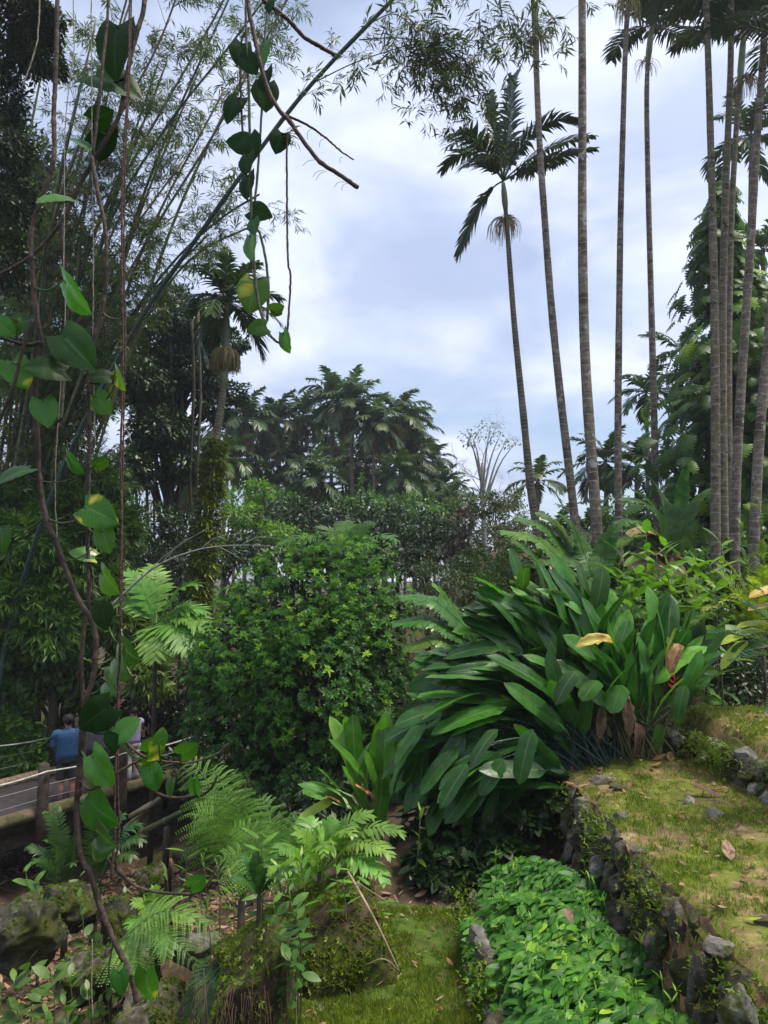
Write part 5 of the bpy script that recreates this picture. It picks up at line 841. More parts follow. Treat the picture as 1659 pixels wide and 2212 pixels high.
def moss_tuft(par, n, seed, size=(.01, .035), nz=-.25, mat='grass', hi=.8):
    """tiny leaves and moss rooted all over a rock's own surface, in patches"""
    rng = np.random.default_rng(seed); me = par.data; k = len(me.vertices); v = np.empty(k * 3, np.float32); me.vertices.foreach_get('co', v); v = v.reshape(-1, 3).astype(float); nn = np.empty(k * 3, np.float32); me.vertices.foreach_get('normal', nn); nn = nn.reshape(-1, 3).astype(float)
    f = np.array([p.vertices[:] for p in me.polygons]); t = f[rng.integers(0, len(f), n)]; w = rng.dirichlet((1, 1, 1), n); pos = (v[t] * w[:, :, None]).sum(1); o = norm(nn[t].mean(1)); pn = np.array([noise.noise(Vector(q * 5 + seed)) for q in pos])
    ok = (o[:, 2] > nz) & (pn + .25 * rng.normal(size=n) > -.12); pos = pos[ok]; o = o[ok]; k = len(o); b = MB()
    scatter(b, mergeT([xfT(D1, frames(np.array([s, .6, .3]), np.array([0, 0, 1.0])), (0, 0, 0), 1) for s in (-.8, .1, .9)]), pos + np.array(par.location), norm(o * .7 + .7 * unit(rng, k) + [0, 0, .2]), o + .4 * unit(rng, k), rng.uniform(*size, k), rng.uniform(0, hi, k)); b.build('moss_tuft', M[mat], par)
mnd = [o for o in COL.objects if o.name == 'mossy_mound'][0]; moss_tuft(mnd, 16000, 3, (.012, .042)); moss_tuft(bank, 4500, 4, (.012, .042))
for i, (lab, u, v, d, sz, mt) in enumerate([
  ('big dark rock capped with moss at the lower corner', 60, 2015, 9.2, (.54, .45, .48), 'dark_rock'), ('dark slab leaning on the big dark rock', 150, 1950, 9.9, (.42, .36, .36), 'dark_rock'),
  ('smooth grey rock half under the drooping fern frond', 405, 2050, 9.0, (.36, .34, .26), 'stone'), ('grey rock behind the tip of the thick vine', 300, 2085, 8.8, (.3, .3, .24), 'stone'),
  ('low moss-topped rock in the leaf litter under the bridge', 425, 1845, 13, (.5, .4, .28), 'mossy_stone'), ('small mossy rock in the litter beside the moss-topped one', 330, 1900, 11.6, (.34, .3, .25), 'mossy_stone'),
  ('broad mossy rock right under the vine end', 335, 2195, 7.6, (.46, .4, .3), 'mossy_stone'), ('brown mossy rock beside the dark fern gap', 468, 2225, 7.2, (.36, .34, .26), 'mossy_stone'), ('shaded block behind the thin white string', 195, 2110, 8.4, (.34, .3, .32), 'mossy_stone'),
  ('rock buried in litter between string and vine', 250, 1985, 9.8, (.35, .3, .28), 'dark_rock'), ('pale square-faced stone at the corner of the leafy bed', 1062, 2205, 4.75, (.155, .13, .13), 'pale_stone'),
  ('upright wedge stone standing on the lawn near the wall', 1340, 1772, 6.6, (.1, .07, .12), 'stone'), ('flat grey slab set in the lawn edge', 1382, 1832, 5.7, (.14, .12, .035), 'stone'), ('largest grey stone at the far corner of the lawn', 1303, 1688, 7.7, (.2, .15, .13), 'stone'),
  ('brown stone beside the largest corner stone', 1335, 1706, 7.5, (.16, .13, .1), 'mossy_stone'), ('small standing brown stone on the lawn below the terrace rocks', 1490, 1735, 6.9, (.07, .07, .11), 'pale_stone'), ('grey rock wedged between lawn and terrace rocks', 1545, 1765, 6.2, (.13, .11, .1), 'stone'),
  ('grey broken stone at the bottom end of the lawn edge', 1560, 2170, 3.65, (.11, .13, .08), 'stone'), ('dark brown rock cut by the picture edge on the lawn', 1665, 2010, 4.5, (.12, .12, .13), 'mossy_stone'), ('pale flat stone lying in the path grass', 905, 2148, 5.5, (.1, .06, .035), 'stone'),
  ('brown stone at the head of the grass path', 985, 1975, 7.0, (.13, .11, .14), 'mossy_stone'), ('grey pointed stone in the hollow behind the leafy bed', 960, 1930, 7.4, (.11, .1, .13), 'stone'), ('grey stone low beside the grass path and bank', 690, 2185, 5.3, (.08, .08, .07), 'stone')]):
    sz = tuple(q * (.8 if d < 7.9 and sz[0] < .24 else 1) for q in sz); c_ = P(u, v, d) if sz[0] > .24 else ghit(u, v + 10) + [0, 0, sz[2] * .18 + .02]; rk = rock('rock', lab, c_, sz, i, M[mt], seed=1200, big=.6 if sz[0] > .24 else None)
    if sz[0] > .24 and i != 2: moss_tuft(rk, 1500, i, (.015, .05), .35, 'grass', .5)
def wall(name, label, base, top, path, n, size, rows, seed, mats, jx=.04, cat='stone wall', lean=0):
    """dry stone wall: courses of rough stones along a path (x, y)"""
    rng = np.random.default_rng(seed); p = np.array(path, float); t = thing(name, label, cat, [p[0][0], p[0][1], base]); q = spline(np.c_[p, np.zeros(len(p))], 80); cnt = 0
    for r in range(rows):
        for k in range(n):
            f = (k + .5 * (r % 2) + rng.uniform(-.2, .2)) / n
            if not 0 <= f <= 1: continue
            a = q[int(f * 79)]; z = lerp(base, top, (r + .5) / rows) + rng.normal() * .02; s = np.array([rng.uniform(*size), rng.uniform(*size), (top - base) / rows * rng.uniform(.55, .75)])
            c_ = np.array([a[0] + rng.normal() * jx + lean * (r / rows), a[1], z]); b = rock_mesh(int(rng.integers(0, 9)), s, rng); b.v[0] = b.v[0] + c_
            b.build('stone', M[mats[int(rng.integers(0, len(mats)))]], t, smooth=False); cnt += 1
    return t
w1 = wall('stone_wall', 'mossy dry stone wall holding up the lawn beside the leafy bed', 2.2, 2.93, [(1.84, 2.9), (1.86, 4.2), (1.88, 5.6), (1.86, 6.8), (1.9, 7.8)], 31, (.05, .13), 3, 1300, ['mossy_stone', 'mossy_stone', 'mossy_stone', 'mossy_stone', 'mossy_stone', 'stone', 'dark_rock'], lean=.05)
w2 = wall('stone_wall', 'low mossy stone wall edging the leafy bed along the grass path', 1.8, 2.33, [(.95, 3.9), (.8, 4.6), (.76, 5.4), (.74, 6.2), (.86, 6.75), (1.2, 6.95), (1.75, 7.0)], 24, (.06, .13), 3, 1310, ['mossy_stone', 'mossy_stone', 'dark_rock', 'stone'], lean=.06)
w3 = wall('stone_wall', 'rough rock edging of the upper terrace beside the upright clump', 2.85, 3.32, [(3.15, 9.4), (3.3, 8.6), (3.5, 7.8), (3.55, 7.0), (3.75, 6.3), (4.4, 5.9)], 15, (.12, .22), 2, 1320, ['mossy_stone', 'mossy_stone', 'stone'])
# moss and small ferns growing in the wall joints
rng = np.random.default_rng(1330)
for t, x0, y0, y1, z0, z1, lab in ((w1, 1.78, 3, 7.7, 2.3, 2.97, 'x'), (w2, .68, 4.2, 6.8, 1.9, 2.35, 'x'), (w3, 3.3, 6.6, 9.2, 2.95, 3.36, 'x')):
    b = MB(); K = 1500 if t is w2 else 3200; yy = rng.uniform(y0, y1, K); pos = np.stack([x0 + .06 * rng.normal(size=K) + (.05 if t is w1 else 0) + (.3 * (8.3 - yy) / 2 if t is w3 else 0), yy, lerp(z0, z1, rng.uniform(0, 1, K) ** .6)], 1)
    pos = pos[np.sin(yy * 5) + rng.normal(size=K) * .5 > -.1]; K = len(pos); scatter(b, mergeT([xfT(D1, frames(np.array([s, .6, .3]), np.array([0, 0, 1.0])), (0, 0, 0), 1) for s in (-.8, .1, .9)]), pos, norm(np.array([-.5, -.4, .6]) + .7 * unit(rng, K)), np.array([-.3, -.3, .8]) + .4 * unit(rng, K), rng.uniform(.012, .042, K), rng.uniform(0, .7, K)); b.build('moss', M['grass'], t)
# ------------------------------------------------------------------ ground cover, grass, litter
rng = np.random.default_rng(1400); K = 7200; x = rng.uniform(.62, 1.82, K); y = rng.uniform(3.3, 6.95, K); m_ = (x > .70 + .06 * np.sin(y * 4) + .35 * np.clip(4.6 - y, 0, 1)) & (y < 6.8 - .35 * np.abs(x - 1.2)); x, y = x[m_], y[m_]; K = len(x)
z = 2.36 + .1 * np.sin(x * 5 + y * 3) * np.sin(y * 4.1) + rng.uniform(.0, .14, K) - .22 * sm(.95, .68, x) - .06 * sm(1.5, 1.8, x)
COV = [leafT(.56, 4, .22, .22, 'heart', 1), leafT(.5, 4, .3, .1, 'heart', 1, .05, 3), leafT(.46, 4, .12, .35, 'heart', 1)]
az = rng.normal(3.75, .5, K); dr = norm(np.stack([np.cos(az), np.sin(az), rng.normal(-.18, .28, K)], 1)); nn = norm(np.array([-.1, -.4, 1.0]) + .24 * rng.normal(size=(K, 3))); b = MB(); rn = np.clip(rng.beta(2, 2.4, K) + .12 * np.sin(x * 3 + y * 2), 0, 1)
for q in range(3):
    i = np.arange(K) % 3 == q; scatter(b, COV[q], np.stack([x, y, z], 1)[i], dr[i], nn[i], rng.uniform(.062, .115, i.sum()), rn[i])
for i in range(70):
    p = np.array([rng.uniform(.85, 1.75), rng.uniform(3.8, 6.7), 2.4]); h = rng.uniform(.12, .26); b.tube([p, p + [.01, 0, h * .5], p + [.0, .01, h]], .003, 3); a = unit(rng, 4); a[:, 2] = np.abs(a[:, 2]) + .4; b.inst(LANCE, frames(a, np.tile([0, 0, 1.0], (4, 1))), np.tile(p + [0, 0, h], (4, 1)), rng.uniform(.05, .08, 4), rng.uniform(.75, 1, 4))
tag(b.build('ground_cover', M['cover']), 'bed of heart-shaped ground cover leaves between the two stone walls', 'ground cover', kind='stuff')
def blades(name, x0, x1, y0, y1, n, hgt, seed, thr, label, zo=.04):
    rng = np.random.default_rng(seed); x = rng.uniform(x0, x1, n); y = y0 + (y1 - y0) * rng.uniform(0, 1, n) ** 1.25
    nz = np.array([noise.fractal(Vector((p * 1.6, q * 1.6, seed)), .8, 2, 3) for p, q in zip(x, y)]); nf = np.array([noise.noise((p * 7, q * 7, seed)) for p, q in zip(x, y)]); k = nz + .5 * nf + rng.normal(size=n) * .18 > thr; x, y, nz = x[k], y[k], nz[k]; n = len(x)
    T = mergeT([xfT((np.array([(-.05, 0, 0), (.05, 0, 0), (.045, .55, 0), (-.045, .55, 0), (0, 1, -.18)]), np.array([(0, 1, 2, 3)]), np.array([(3, 2, 4)]), np.array([(0, 0), (0, 0), (0, .5), (0, .5), (0, 1.0)])), frames(np.array([a, .5 * a * a - .2, 1.0]), np.array([.3 - a, -1.0, .2])), (a * .2, 0, 0), s) for a, s in ((-.7, .8), (.1, 1), (.8, .75), (-.2, .6))])
    b = MB(); az = rng.uniform(0, 6.28, n); tilt = rng.normal(size=(n, 2)) * .3; dr = norm(np.stack([tilt[:, 0], tilt[:, 1], np.ones(n)], 1)); s3 = np.stack([np.cos(az), np.sin(az), np.zeros(n)], 1)
    Mx = frames(s3, dr); b.inst(T, Mx, np.stack([x, y, H(x, y) + zo], 1), rng.uniform(*hgt, n) * (1 + .3 * nz), np.clip(rng.uniform(0, .95, n) + .1 * nz, 0, 1)); return tag(b.build(name, M['grass']), label, 'grass', kind='stuff')
blades('grass', 1.93, 5.4, 2.4, 9.2, 80000, (.018, .06), 1410, -.08, 'short patchy lawn grass on the walled terrace')
blades('grass', -.7, .78, 4.2, 7.2, 26000, (.03, .07), 1420, -.35, 'green grass on the path between mound and leafy bed')
def litter(name, x0, x1, y0, y1, n, size, seed, label, zo=.02, thr=-9, T=None):
    rng = np.random.default_rng(seed); x = rng.uniform(x0, x1, n); y = rng.uniform(y0, y1, n); nz = np.array([noise.noise((p * 1.1, q * 1.1, seed)) for p, q in zip(x, y)]); k = nz > thr; x, y = x[k], y[k]; n = len(x)
    b = MB(); az = rng.uniform(0, 6.28, n); dr = np.stack([np.cos(az), np.sin(az), rng.normal(0, .22, n)], 1); z = Hb(x, y) + zo + rng.uniform(0, .03, n)
    for q, TT in enumerate(T or [leafT(.26, 3, .4, .3, 'lance'), leafT(.13, 3, .3, .2, 'strap'), leafT(.5, 3, .3, -.25, 'ellip')]):
        i = np.arange(n) % 3 == q; scatter(b, TT, np.stack([x, y, z], 1)[i], dr[i], np.array([0, 0, 1.0]) + .35 * unit(rng, i.sum()), rng.uniform(*size, i.sum()) * rng.uniform(.5, 1, i.sum()), rng.uniform(0, 1, i.sum()))
    return tag(b.build(name, M['litter']), label, 'leaf litter', kind='stuff')
litter('leaf_litter', -8, -1.2, 7.5, 16, 9000, (.09, .24), 1430, 'dry brown bamboo leaf litter in the gully under the bridge', .03, -.12)
litter('leaf_litter', 1.95, 5, 2.6, 9.2, 2600, (.02, .1), 1440, 'scattered dry leaves on the lawn', .05)
litter('leaf_litter', -.7, .75, 4.6, 7.2, 260, (.03, .12), 1450, 'scattered dry leaves on the grass path', .05)
litter('leaf_litter', -1, 2.4, 7.0, 9.5, 900, (.06, .18), 1460, 'dead leaves in the dark hollow under the swept clump', .02)
rng = np.random.default_rng(1470)
for (lab, u, v, d, s, mt) in (('curled rust-red dead leaf on the lawn below the terrace rocks', 1560, 1968, 4.95, .16, 'orange_leaf'), ('fresh lime leaf fallen on the lawn', 1608, 2010, 4.6, .11, 'lime_leaf'), ('rust-brown leaf lying on the ground cover leaves', 1233, 1992, 5.05, .13, 'brown_leaf'), ('curled tan leaf lying across the path grass', 795, 2150, 5.6, .16, 'brown_leaf'), ('rusty leaf at the foot of the upright clump', 1450, 1660, 8.2, .2, 'orange_leaf'), ('second rusty leaf at the foot of the upright clump, nearer its stems', 1410, 1655, 8.3, .17, 'orange_leaf'), ('long pale dry leaf on the lawn by the standing brown stone', 1560, 1735, 6.8, .3, 'brown_leaf'), ('yellow round leaf on the lawn behind the corner stones', 1405, 1668, 8.1, .12, 'yellow_leaf'), ('pale dry leaf near the middle of the path grass', 1000, 2165, 5.3, .1, 'brown_leaf'), ('broad tan leaf on the lawn below the dark twigs', 1580, 1880, 5.5, .22, 'brown_leaf')):
    p = P(u, v, d) if 'ground cover' in lab else ghit(u, v) + [0, 0, .065]; a = rng.uniform(0, 6.28); b = MB(); b.inst(leafT(.42, 6, .6, -.25, 'ellip', 2, .08, int(u)), frames(np.array([[math.cos(a), math.sin(a), .12]]), np.array([[0, -.2, 1.0]])), p[None], np.array([s]), np.array([.5])); tag(b.build('fallen_leaf', M[mt], None, p), lab, 'fallen leaf')
b = MB(); b.tube(spline(P([752, 790, 826, 862], [1884, 1950, 2020, 2098], [6.05, 5.75, 5.6, 5.55]), 14), np.linspace(.012, .007, 14), 6); b.tube(spline(P([770, 800, 832], [1905, 1925, 1945], [5.9, 5.85, 5.85]), 8), .006, 5); b.tube(spline(P([862, 830, 790], [2098, 2072, 2085], [5.55, 5.5, 5.6]), 8), .006, 5); tag(b.build('dry_cane', M['log'], None, P(862, 2098, 5.55)), 'dry tan cane leaning down the face of the mossy mound', 'dead branch')
# ------------------------------------------------------------------ footbridge
A_ = np.array([.535, .845, 0]); NB = np.array([-.845, .535, 0]); O_ = np.array([-7.1, 13.7, .5]); RB = np.stack([A_, NB, [0, 0, 1.0]], 1)
def B(s, n, z): return O_ + A_ * s + NB * n + np.array([0, 0, z])
br = thing('footbridge', 'wooden footbridge with log kerbs, dark posts and pale rope-like rails over the gully', 'footbridge', B(0, 1.2, -.3))
b = MB(); b.box(B(1.0, 1.25, -.08), 7.5, 1.22, .08, RB); b.build('deck', M['deck'], br, smooth=False)
for n, mt in ((0, 'mossy_log'), (2.5, 'log')):
    b = MB(); s = np.linspace(-6.5, 8.5, 24); b.tube([B(x, n, .06 + .015 * math.sin(x * 3)) for x in s], .12 + .012 * np.sin(s * 5), 10); b.build('edge_log', M[mt], br)
b = MB(); b.box(B(1, .35, -.36), 7.5, .12, .19, RB); b.box(B(1, 2.1, -.36), 7.5, .12, .19, RB); b.build('beam', M['post'], br, smooth=False)
for s in np.arange(-4.45, 8.5, 1.8):
    for n in (0, 2.5):
        ss = s + (0 if n == 0 else .6); b = MB(); p = [B(ss, n + (-.16 if n == 0 else .16), z) for z in (-.5, 0, .5, .98, 1.02)]; b.tube(p, [.115, .11, .105, .1, .06], 10, .3); b.build('post', M['post'], br)
for n, off in ((0, -.16), (2.5, .16)):
    s = np.linspace(-6.2, 8.3, 60); dz = -.05 * np.abs(np.sin((s - .95 - (0 if n == 0 else .6)) / 1.8 * math.pi))
    b = MB(); b.tube([B(x, n + off * 1.9 if n == 0 else n + off * .35, .88 + z) for x, z in zip(s, dz)], .017, 7); b.build('rail', M['rail'], br)
    for h in (.6, .36):
        b = MB(); b.tube([B(x, n + off, h + z * .3) for x, z in zip(s, dz)], .007, 4); b.build('cable', M['steel'], br)
for s in (.3, 3.7, 6.4):
    for n in (.3, 2.2):
        p = B(s, n, -.5); b = MB(); b.tube([p, [p[0], p[1], (p[2] + H(p[0], p[1])) / 2], [p[0], p[1], float(H(p[0], p[1])) - .15]], .13, 9); b.build('support_post', M['post'], br)
p = P(358, 1815, 13.2); b = MB(); g = float(H(p[0], p[1])); b.tube([[p[0], p[1], g - .1], [p[0], p[1], g + .35], [p[0], p[1], g + .62]], [.12, .115, .11], 10); b.tube([[p[0], p[1], g + .62], [p[0] + .02, p[1], g + 1.3]], .06, 8); tag(b.build('stump_post', M['post'], None, [p[0], p[1], g]), 'short dark post standing in litter beneath the far end of the bridge', 'post')
p = P(250, 1925, 10.6); b = MB(); g = float(H(p[0], p[1])); b.tube([[p[0], p[1], g - .1], [p[0] + .02, p[1], g + .4], [p[0], p[1], g + .75]], [.2, .17, .15], 10); tag(b.build('tree_stump', M['dark_bark'], None, [p[0], p[1], g]), 'black tree stump in the litter behind the hanging cord', 'stump')
for i, (u0, v0, u1, v1) in enumerate(((280, 1765, 330, 1735), (270, 1790, 345, 1725), (300, 1800, 390, 1755))):
    b = MB(); b.tube(P([u0, u1], [v0, v1], 13.6 + .2 * i), .05, 8); o = b.build('cut_pole', M['culm' if i else 'log'], None, P((u0 + u1) / 2, (v0 + v1) / 2, 13.6 + .2 * i)); tag(o, 'cut pole propped in the dark under the bridge edge', 'pole', 'cut poles under the bridge')
# ------------------------------------------------------------------ people
def skin_body(name, verts, edges, rads, mat, parent, Mx, off):
    me = bpy.data.meshes.new(name); pv = (np.asarray(verts) @ Mx.T) + off - np.array(parent.location); me.from_pydata([tuple(v) for v in pv], edges, []); o = bpy.data.objects.new(name, me); COL.objects.link(o); o.parent = parent; me.materials.append(mat)
    m = o.modifiers.new('skin', 'SKIN'); m.use_smooth_shade = True
    lay = me.skin_vertices[0] if len(me.skin_vertices) else None
    if lay is None:
        with bpy.context.temp_override(object=o, active_object=o): bpy.ops.mesh.customdata_skin_add()
        lay = me.skin_vertices[0]
    for i, r in enumerate(rads): lay.data[i].radius = r if isinstance(r, tuple) else (r, r)
    lay.data[0].use_root = True; s = o.modifiers.new('sub', 'SUBSURF'); s.levels = 1; s.render_levels = 2; return o
def ringloft(b, secs, n=16):
    an = np.arange(n) * 2 * math.pi / n; m = len(secs); V = np.array([[cx + rx * math.cos(a), cy + ry * math.sin(a), z] for (z, rx, ry, cx, cy) in secs for a in an])
    i = np.arange(m - 1)[:, None] * n; j = np.arange(n)[None]; k = (j + 1) % n; b.add(V, np.stack([i + j, i + k, i + n + k, i + n + j], -1).reshape(-1, 4), [(0, (q + 1) % n, q) for q in range(1, n - 1)] + [((m - 1) * n, (m - 1) * n + q, (m - 1) * n + (q + 1) % n) for q in range(1, n - 1)])
def person(label, pos, face, h, top, bottom, hairk, arms, trousers=False, wide=1.0, seed=0):
    t = thing('person', label, 'person', pos); k = h / 1.72; c_, s_ = math.cos(face), math.sin(face); Mx = np.array([[c_, -s_, 0], [s_, c_, 0], [0, 0, 1.0]]) * k; off = np.asarray(pos, float)
    V = [(0, 0, .95), (0, -.01, 1.12), (0, -.02, 1.32), (0, -.005, 1.465), (0, .02, 1.57), (0, .015, 1.66), (0, .105, 1.585), (.078, .02, 1.585), (-.078, .02, 1.585)]; Rr = [(.15 * wide, .115), (.135 * wide, .1), (.16 * wide, .105), .055, (.078, .088), (.066, .076), .014, .016, .016]; E = [(0, 1), (1, 2), (2, 3), (3, 4), (4, 5), (4, 6), (4, 7), (4, 8)]
    for sg, (el, wr, hd) in zip((-1, 1), arms):
        n = len(V); V += [(sg * .17, -.01, 1.40), el, wr, hd]; Rr += [.062, .042, .03, (.04, .022)]; E += [(2, n), (n, n + 1), (n + 1, n + 2), (n + 2, n + 3)]
        d = norm(np.array(hd) - np.array(wr)); sd = norm(np.cross(d, [0, .3, 1.0])) * sg
        for q in range(4):
            f0 = np.array(hd) + d * .035 + sd * (q - 1.5) * .018; f1 = f0 + d * (.04 + .006 * (1.5 - abs(q - 1.5))); f2 = f1 + d * .02 + np.array([0, 0, -.02]); m_ = len(V); V += [tuple(f0), tuple(f1), tuple(f2)]; Rr += [.009, .0085, .007]; E += [(n + 3, m_), (m_, m_ + 1), (m_ + 1, m_ + 2)]
        m_ = len(V); th = np.array(wr) * .5 + np.array(hd) * .5 - sd * .035; V += [tuple(th), tuple(th + d * .04 - sd * .012)]; Rr += [.011, .008]; E += [(n + 3, m_), (m_, m_ + 1)]
    for sg in (-1, 1):
        n = len(V); V += [(sg * .09, 0, .88), (sg * .1, .02, .5), (sg * .105, -.03, .3), (sg * .105, -.015, .09), (sg * .115, .1, .035)]; Rr += [.09, .06, .058, .036, (.04, .03)]; E += [(0, n), (n, n + 1), (n + 1, n + 2), (n + 2, n + 3), (n + 3, n + 4)]
    skin_body('body', V, E, Rr, M['skin'], t, Mx, off)
    def put(b, name, mat):
        b.v = [v @ Mx.T + off for v in b.v]; return b.build(name, M[mat], t)
    b = MB(); ringloft(b, [(.86, .185 * wide, .135, 0, 0), (1.0, .18 * wide, .135, 0, 0), (1.15, .175 * wide, .13, 0, -.01), (1.3, .195 * wide, .135, 0, -.015), (1.38, .2 * wide, .125, 0, -.02), (1.43, .165 * wide, .1, 0, -.02), (1.465, .085, .075, 0, -.01), (1.495, .062, .064, 0, -.002)])
    for sg, (el, wr, hd) in zip((-1, 1), arms): b.tube(spline([(sg * .12, -.015, 1.385), (sg * .19 * wide, -.012, 1.37), tuple(np.array([sg * .185 * wide, -.01, 1.38]) * .35 + np.array(el) * .65), tuple(np.array(el) * .98 + np.array([sg * .185, 0, 1.38]) * .02)], 8), [.085, .09, .088, .084, .08, .077, .076, .08], 12)
    b.n = b.n; put(b, 'shirt', top)
    b = MB(); ringloft(b, [(.8, .15, .12, 0, 0), (.84, .185 * wide, .14, 0, 0), (.95, .178 * wide, .132, 0, 0), (1.0, .165 * wide, .12, 0, 0)])
    for sg in (-1, 1):
        zs = [(sg * .088, 0, .88), (sg * .098, .01, .7), (sg * .105, .02, .5)] + ([(sg * .107, -.02, .3), (sg * .107, -.01, .07)] if trousers else []); b.tube(spline(zs, 10), np.linspace(.108, .1 if not trousers else .062, 10), 12)
    put(b, 'trousers' if trousers else 'shorts', bottom)
    v, f = ICO[4]; v = v.copy(); v = v[:, :] * [.098, .108, .105]; nz = np.array([noise.noise(Vector(q * 30)) for q in v]); v = v * (1 + .12 * nz)[:, None]; face_ = v[:, 1] > .045; v[face_ & (v[:, 2] < .045), 1] = .03; v[(v[:, 2] < -.05)] *= [.8, .8, 1]
    b = MB(); b.add(v * hairk + [0, .0, 1.645], (), f); put(b, 'hair', 'hair')
    for sg in (-1, 1):
        b = MB(); v, f = ICO[2]; b.add(v * [.045, .12, .035] + [sg * .112, .06, .035], (), f); put(b, 'shoe', 'shoe')
        b = MB(); b.add(v * .011 + [sg * .033, .1, 1.605], (), f); put(b, 'eye', 'hair')
    return t
pp = lambda u, d: np.array([*P(u, 1700, d)[:2], .5])
arm_f = lambda: (((-.25, .02, 1.13), (-.13, .22, 1.2), (-.08, .28, 1.25)), ((.25, .02, 1.13), (.13, .22, 1.2), (.08, .28, 1.25)))
person('person in blue collared shirt and dark shorts seen from behind, by the rail', pp(143, 15.25), .45, 1.74, 'blue_cloth', 'dark_cloth', 1.12, arm_f(), wide=1.22)
person('person in grey T-shirt and dark shorts, head hidden behind a big vine leaf', pp(205, 16.0), .2, 1.74, 'grey_cloth', 'dark_cloth', 1.0, (((-.25, .0, 1.12), (-.2, .2, 1.02), (-.19, .28, 1.02)), ((.26, .06, 1.2), (.2, .24, 1.38), (.18, .3, 1.44))), wide=1.2)
person('person in lilac top and pale trousers, farthest along the bridge', pp(284, 16.9), .9, 1.62, 'lilac_cloth', 'pale_cloth', 1.0, (((-.24, .0, 1.14), (-.18, .2, 1.05), (-.17, .28, 1.05)), ((.25, .14, 1.28), (.22, .3, 1.45), (.2, .36, 1.5))), trousers=True)
b = MB(); v, f = ICO[2]; c_ = P(503, 1600, 13.2); b.tube([c_ + [0, .05, -.5], c_ + [0, 0, -.1], c_], .008, 4)
for i in range(7): b.inst(ELL, frames(unit(np.random.default_rng(i), 1), np.array([[0, -1.0, .3]])), (c_ + [0, 0, .02 * i])[None], np.array([.09]), np.array([.5]))
tag(b.build('flower', M['pink'], None, c_ + [0, 0, -.5]), 'small pink flower spike in the dark before the round shrub', 'flower')
# ------------------------------------------------------------------ hanging vines close to the camera
HEART = [leafT(.94, 12, .14, .2, 'heart', 3, .022, 7, .1), leafT(.88, 12, .24, .3, 'heart', 3, .026, 2, .2), leafT(.95, 12, .1, .42, 'heart', 3, .03, 4, -.25), leafT(.9, 10, .6, .1, 'heart', 3, .01, 5)]
def vine(name, label, stems, leaves, d, mat, seed, cat='vine', rootlets=()):
    """stems: ((u, v)..., width px top, bottom, depth offset, material); leaves: (u, v, length px, tip angle, roll, pitch, shape, material)"""
    rng = np.random.default_rng(seed); Z = []; ob = None; t = None
    for (px, w0, w1, dz, mt) in stems:
        pl = P([p[0] for p in px], [p[1] for p in px], d + dz); q = spline(pl, max(16, len(px) * 8)); q = q + .0005 * rng.normal(size=q.shape); Z.append(q)
        if t is None: t = thing(name, label, cat, q[-1])
        b = MB(); n = len(q); knots = 1 + .16 * (rng.random(n) < .14); b.tube(q, np.linspace(w0, w1, n) * .8 * pxm(d) / 2 * knots, 9, rng.uniform()); b.build('stem', M[mt or mat], t)
    allz = np.vstack(Z)
    for (u, v, l, an, roll, pit, sh, mt) in leaves:
        dl = d + rng.uniform(-.09, .02); roll = roll * .8; c_ = P(u, v, dl); L_ = l * .88 * pxm(dl) / max(math.cos(R(pit)), .78); ax_ = np.array([math.cos(R(an)) * math.cos(R(pit)), -math.sin(R(pit)), math.sin(R(an)) * math.cos(R(pit))]); nn = np.array([0, -1.0, .15]); nn = nn - ax_ * nn.dot(ax_); nn = norm(nn); sdv = np.cross(ax_, nn); nn = nn * math.cos(R(roll)) + sdv * math.sin(R(roll))
        base = c_ - ax_ * L_ * .45; b = MB(); b.inst(HEART[sh], frames(ax_[None], nn[None]), base[None], np.array([L_]), np.array([rng.uniform(.1, .9)]))
        near = allz[np.argmin(np.linalg.norm((allz - base) * [1, .3, 1], axis=1) + .35 * np.clip(allz[:, 2] * 0, 0, 1))]; md = (near + base) / 2 + np.array([0, 0, -.18]) * np.linalg.norm(near - base); b.tube(spline([near, md, base, base + ax_ * L_ * .1], 10), np.linspace(.0034, .0022, 10), 5, .6)
        b.build('leaf', M[mt], t)
    if rootlets:
        b = MB()
        for (u0, v0, u1, v1) in rootlets: b.tube(spline(P([u0, (u0 + u1) / 2 - 3, u1], [v0, (v0 + v1) / 2 - 4, v1], d), 7), .0009, 3)
        b.build('rootlet', M['root'], t)
    return t
pd, po, py = 'pothos_backlit', 'pothos', 'pothos_yellow'
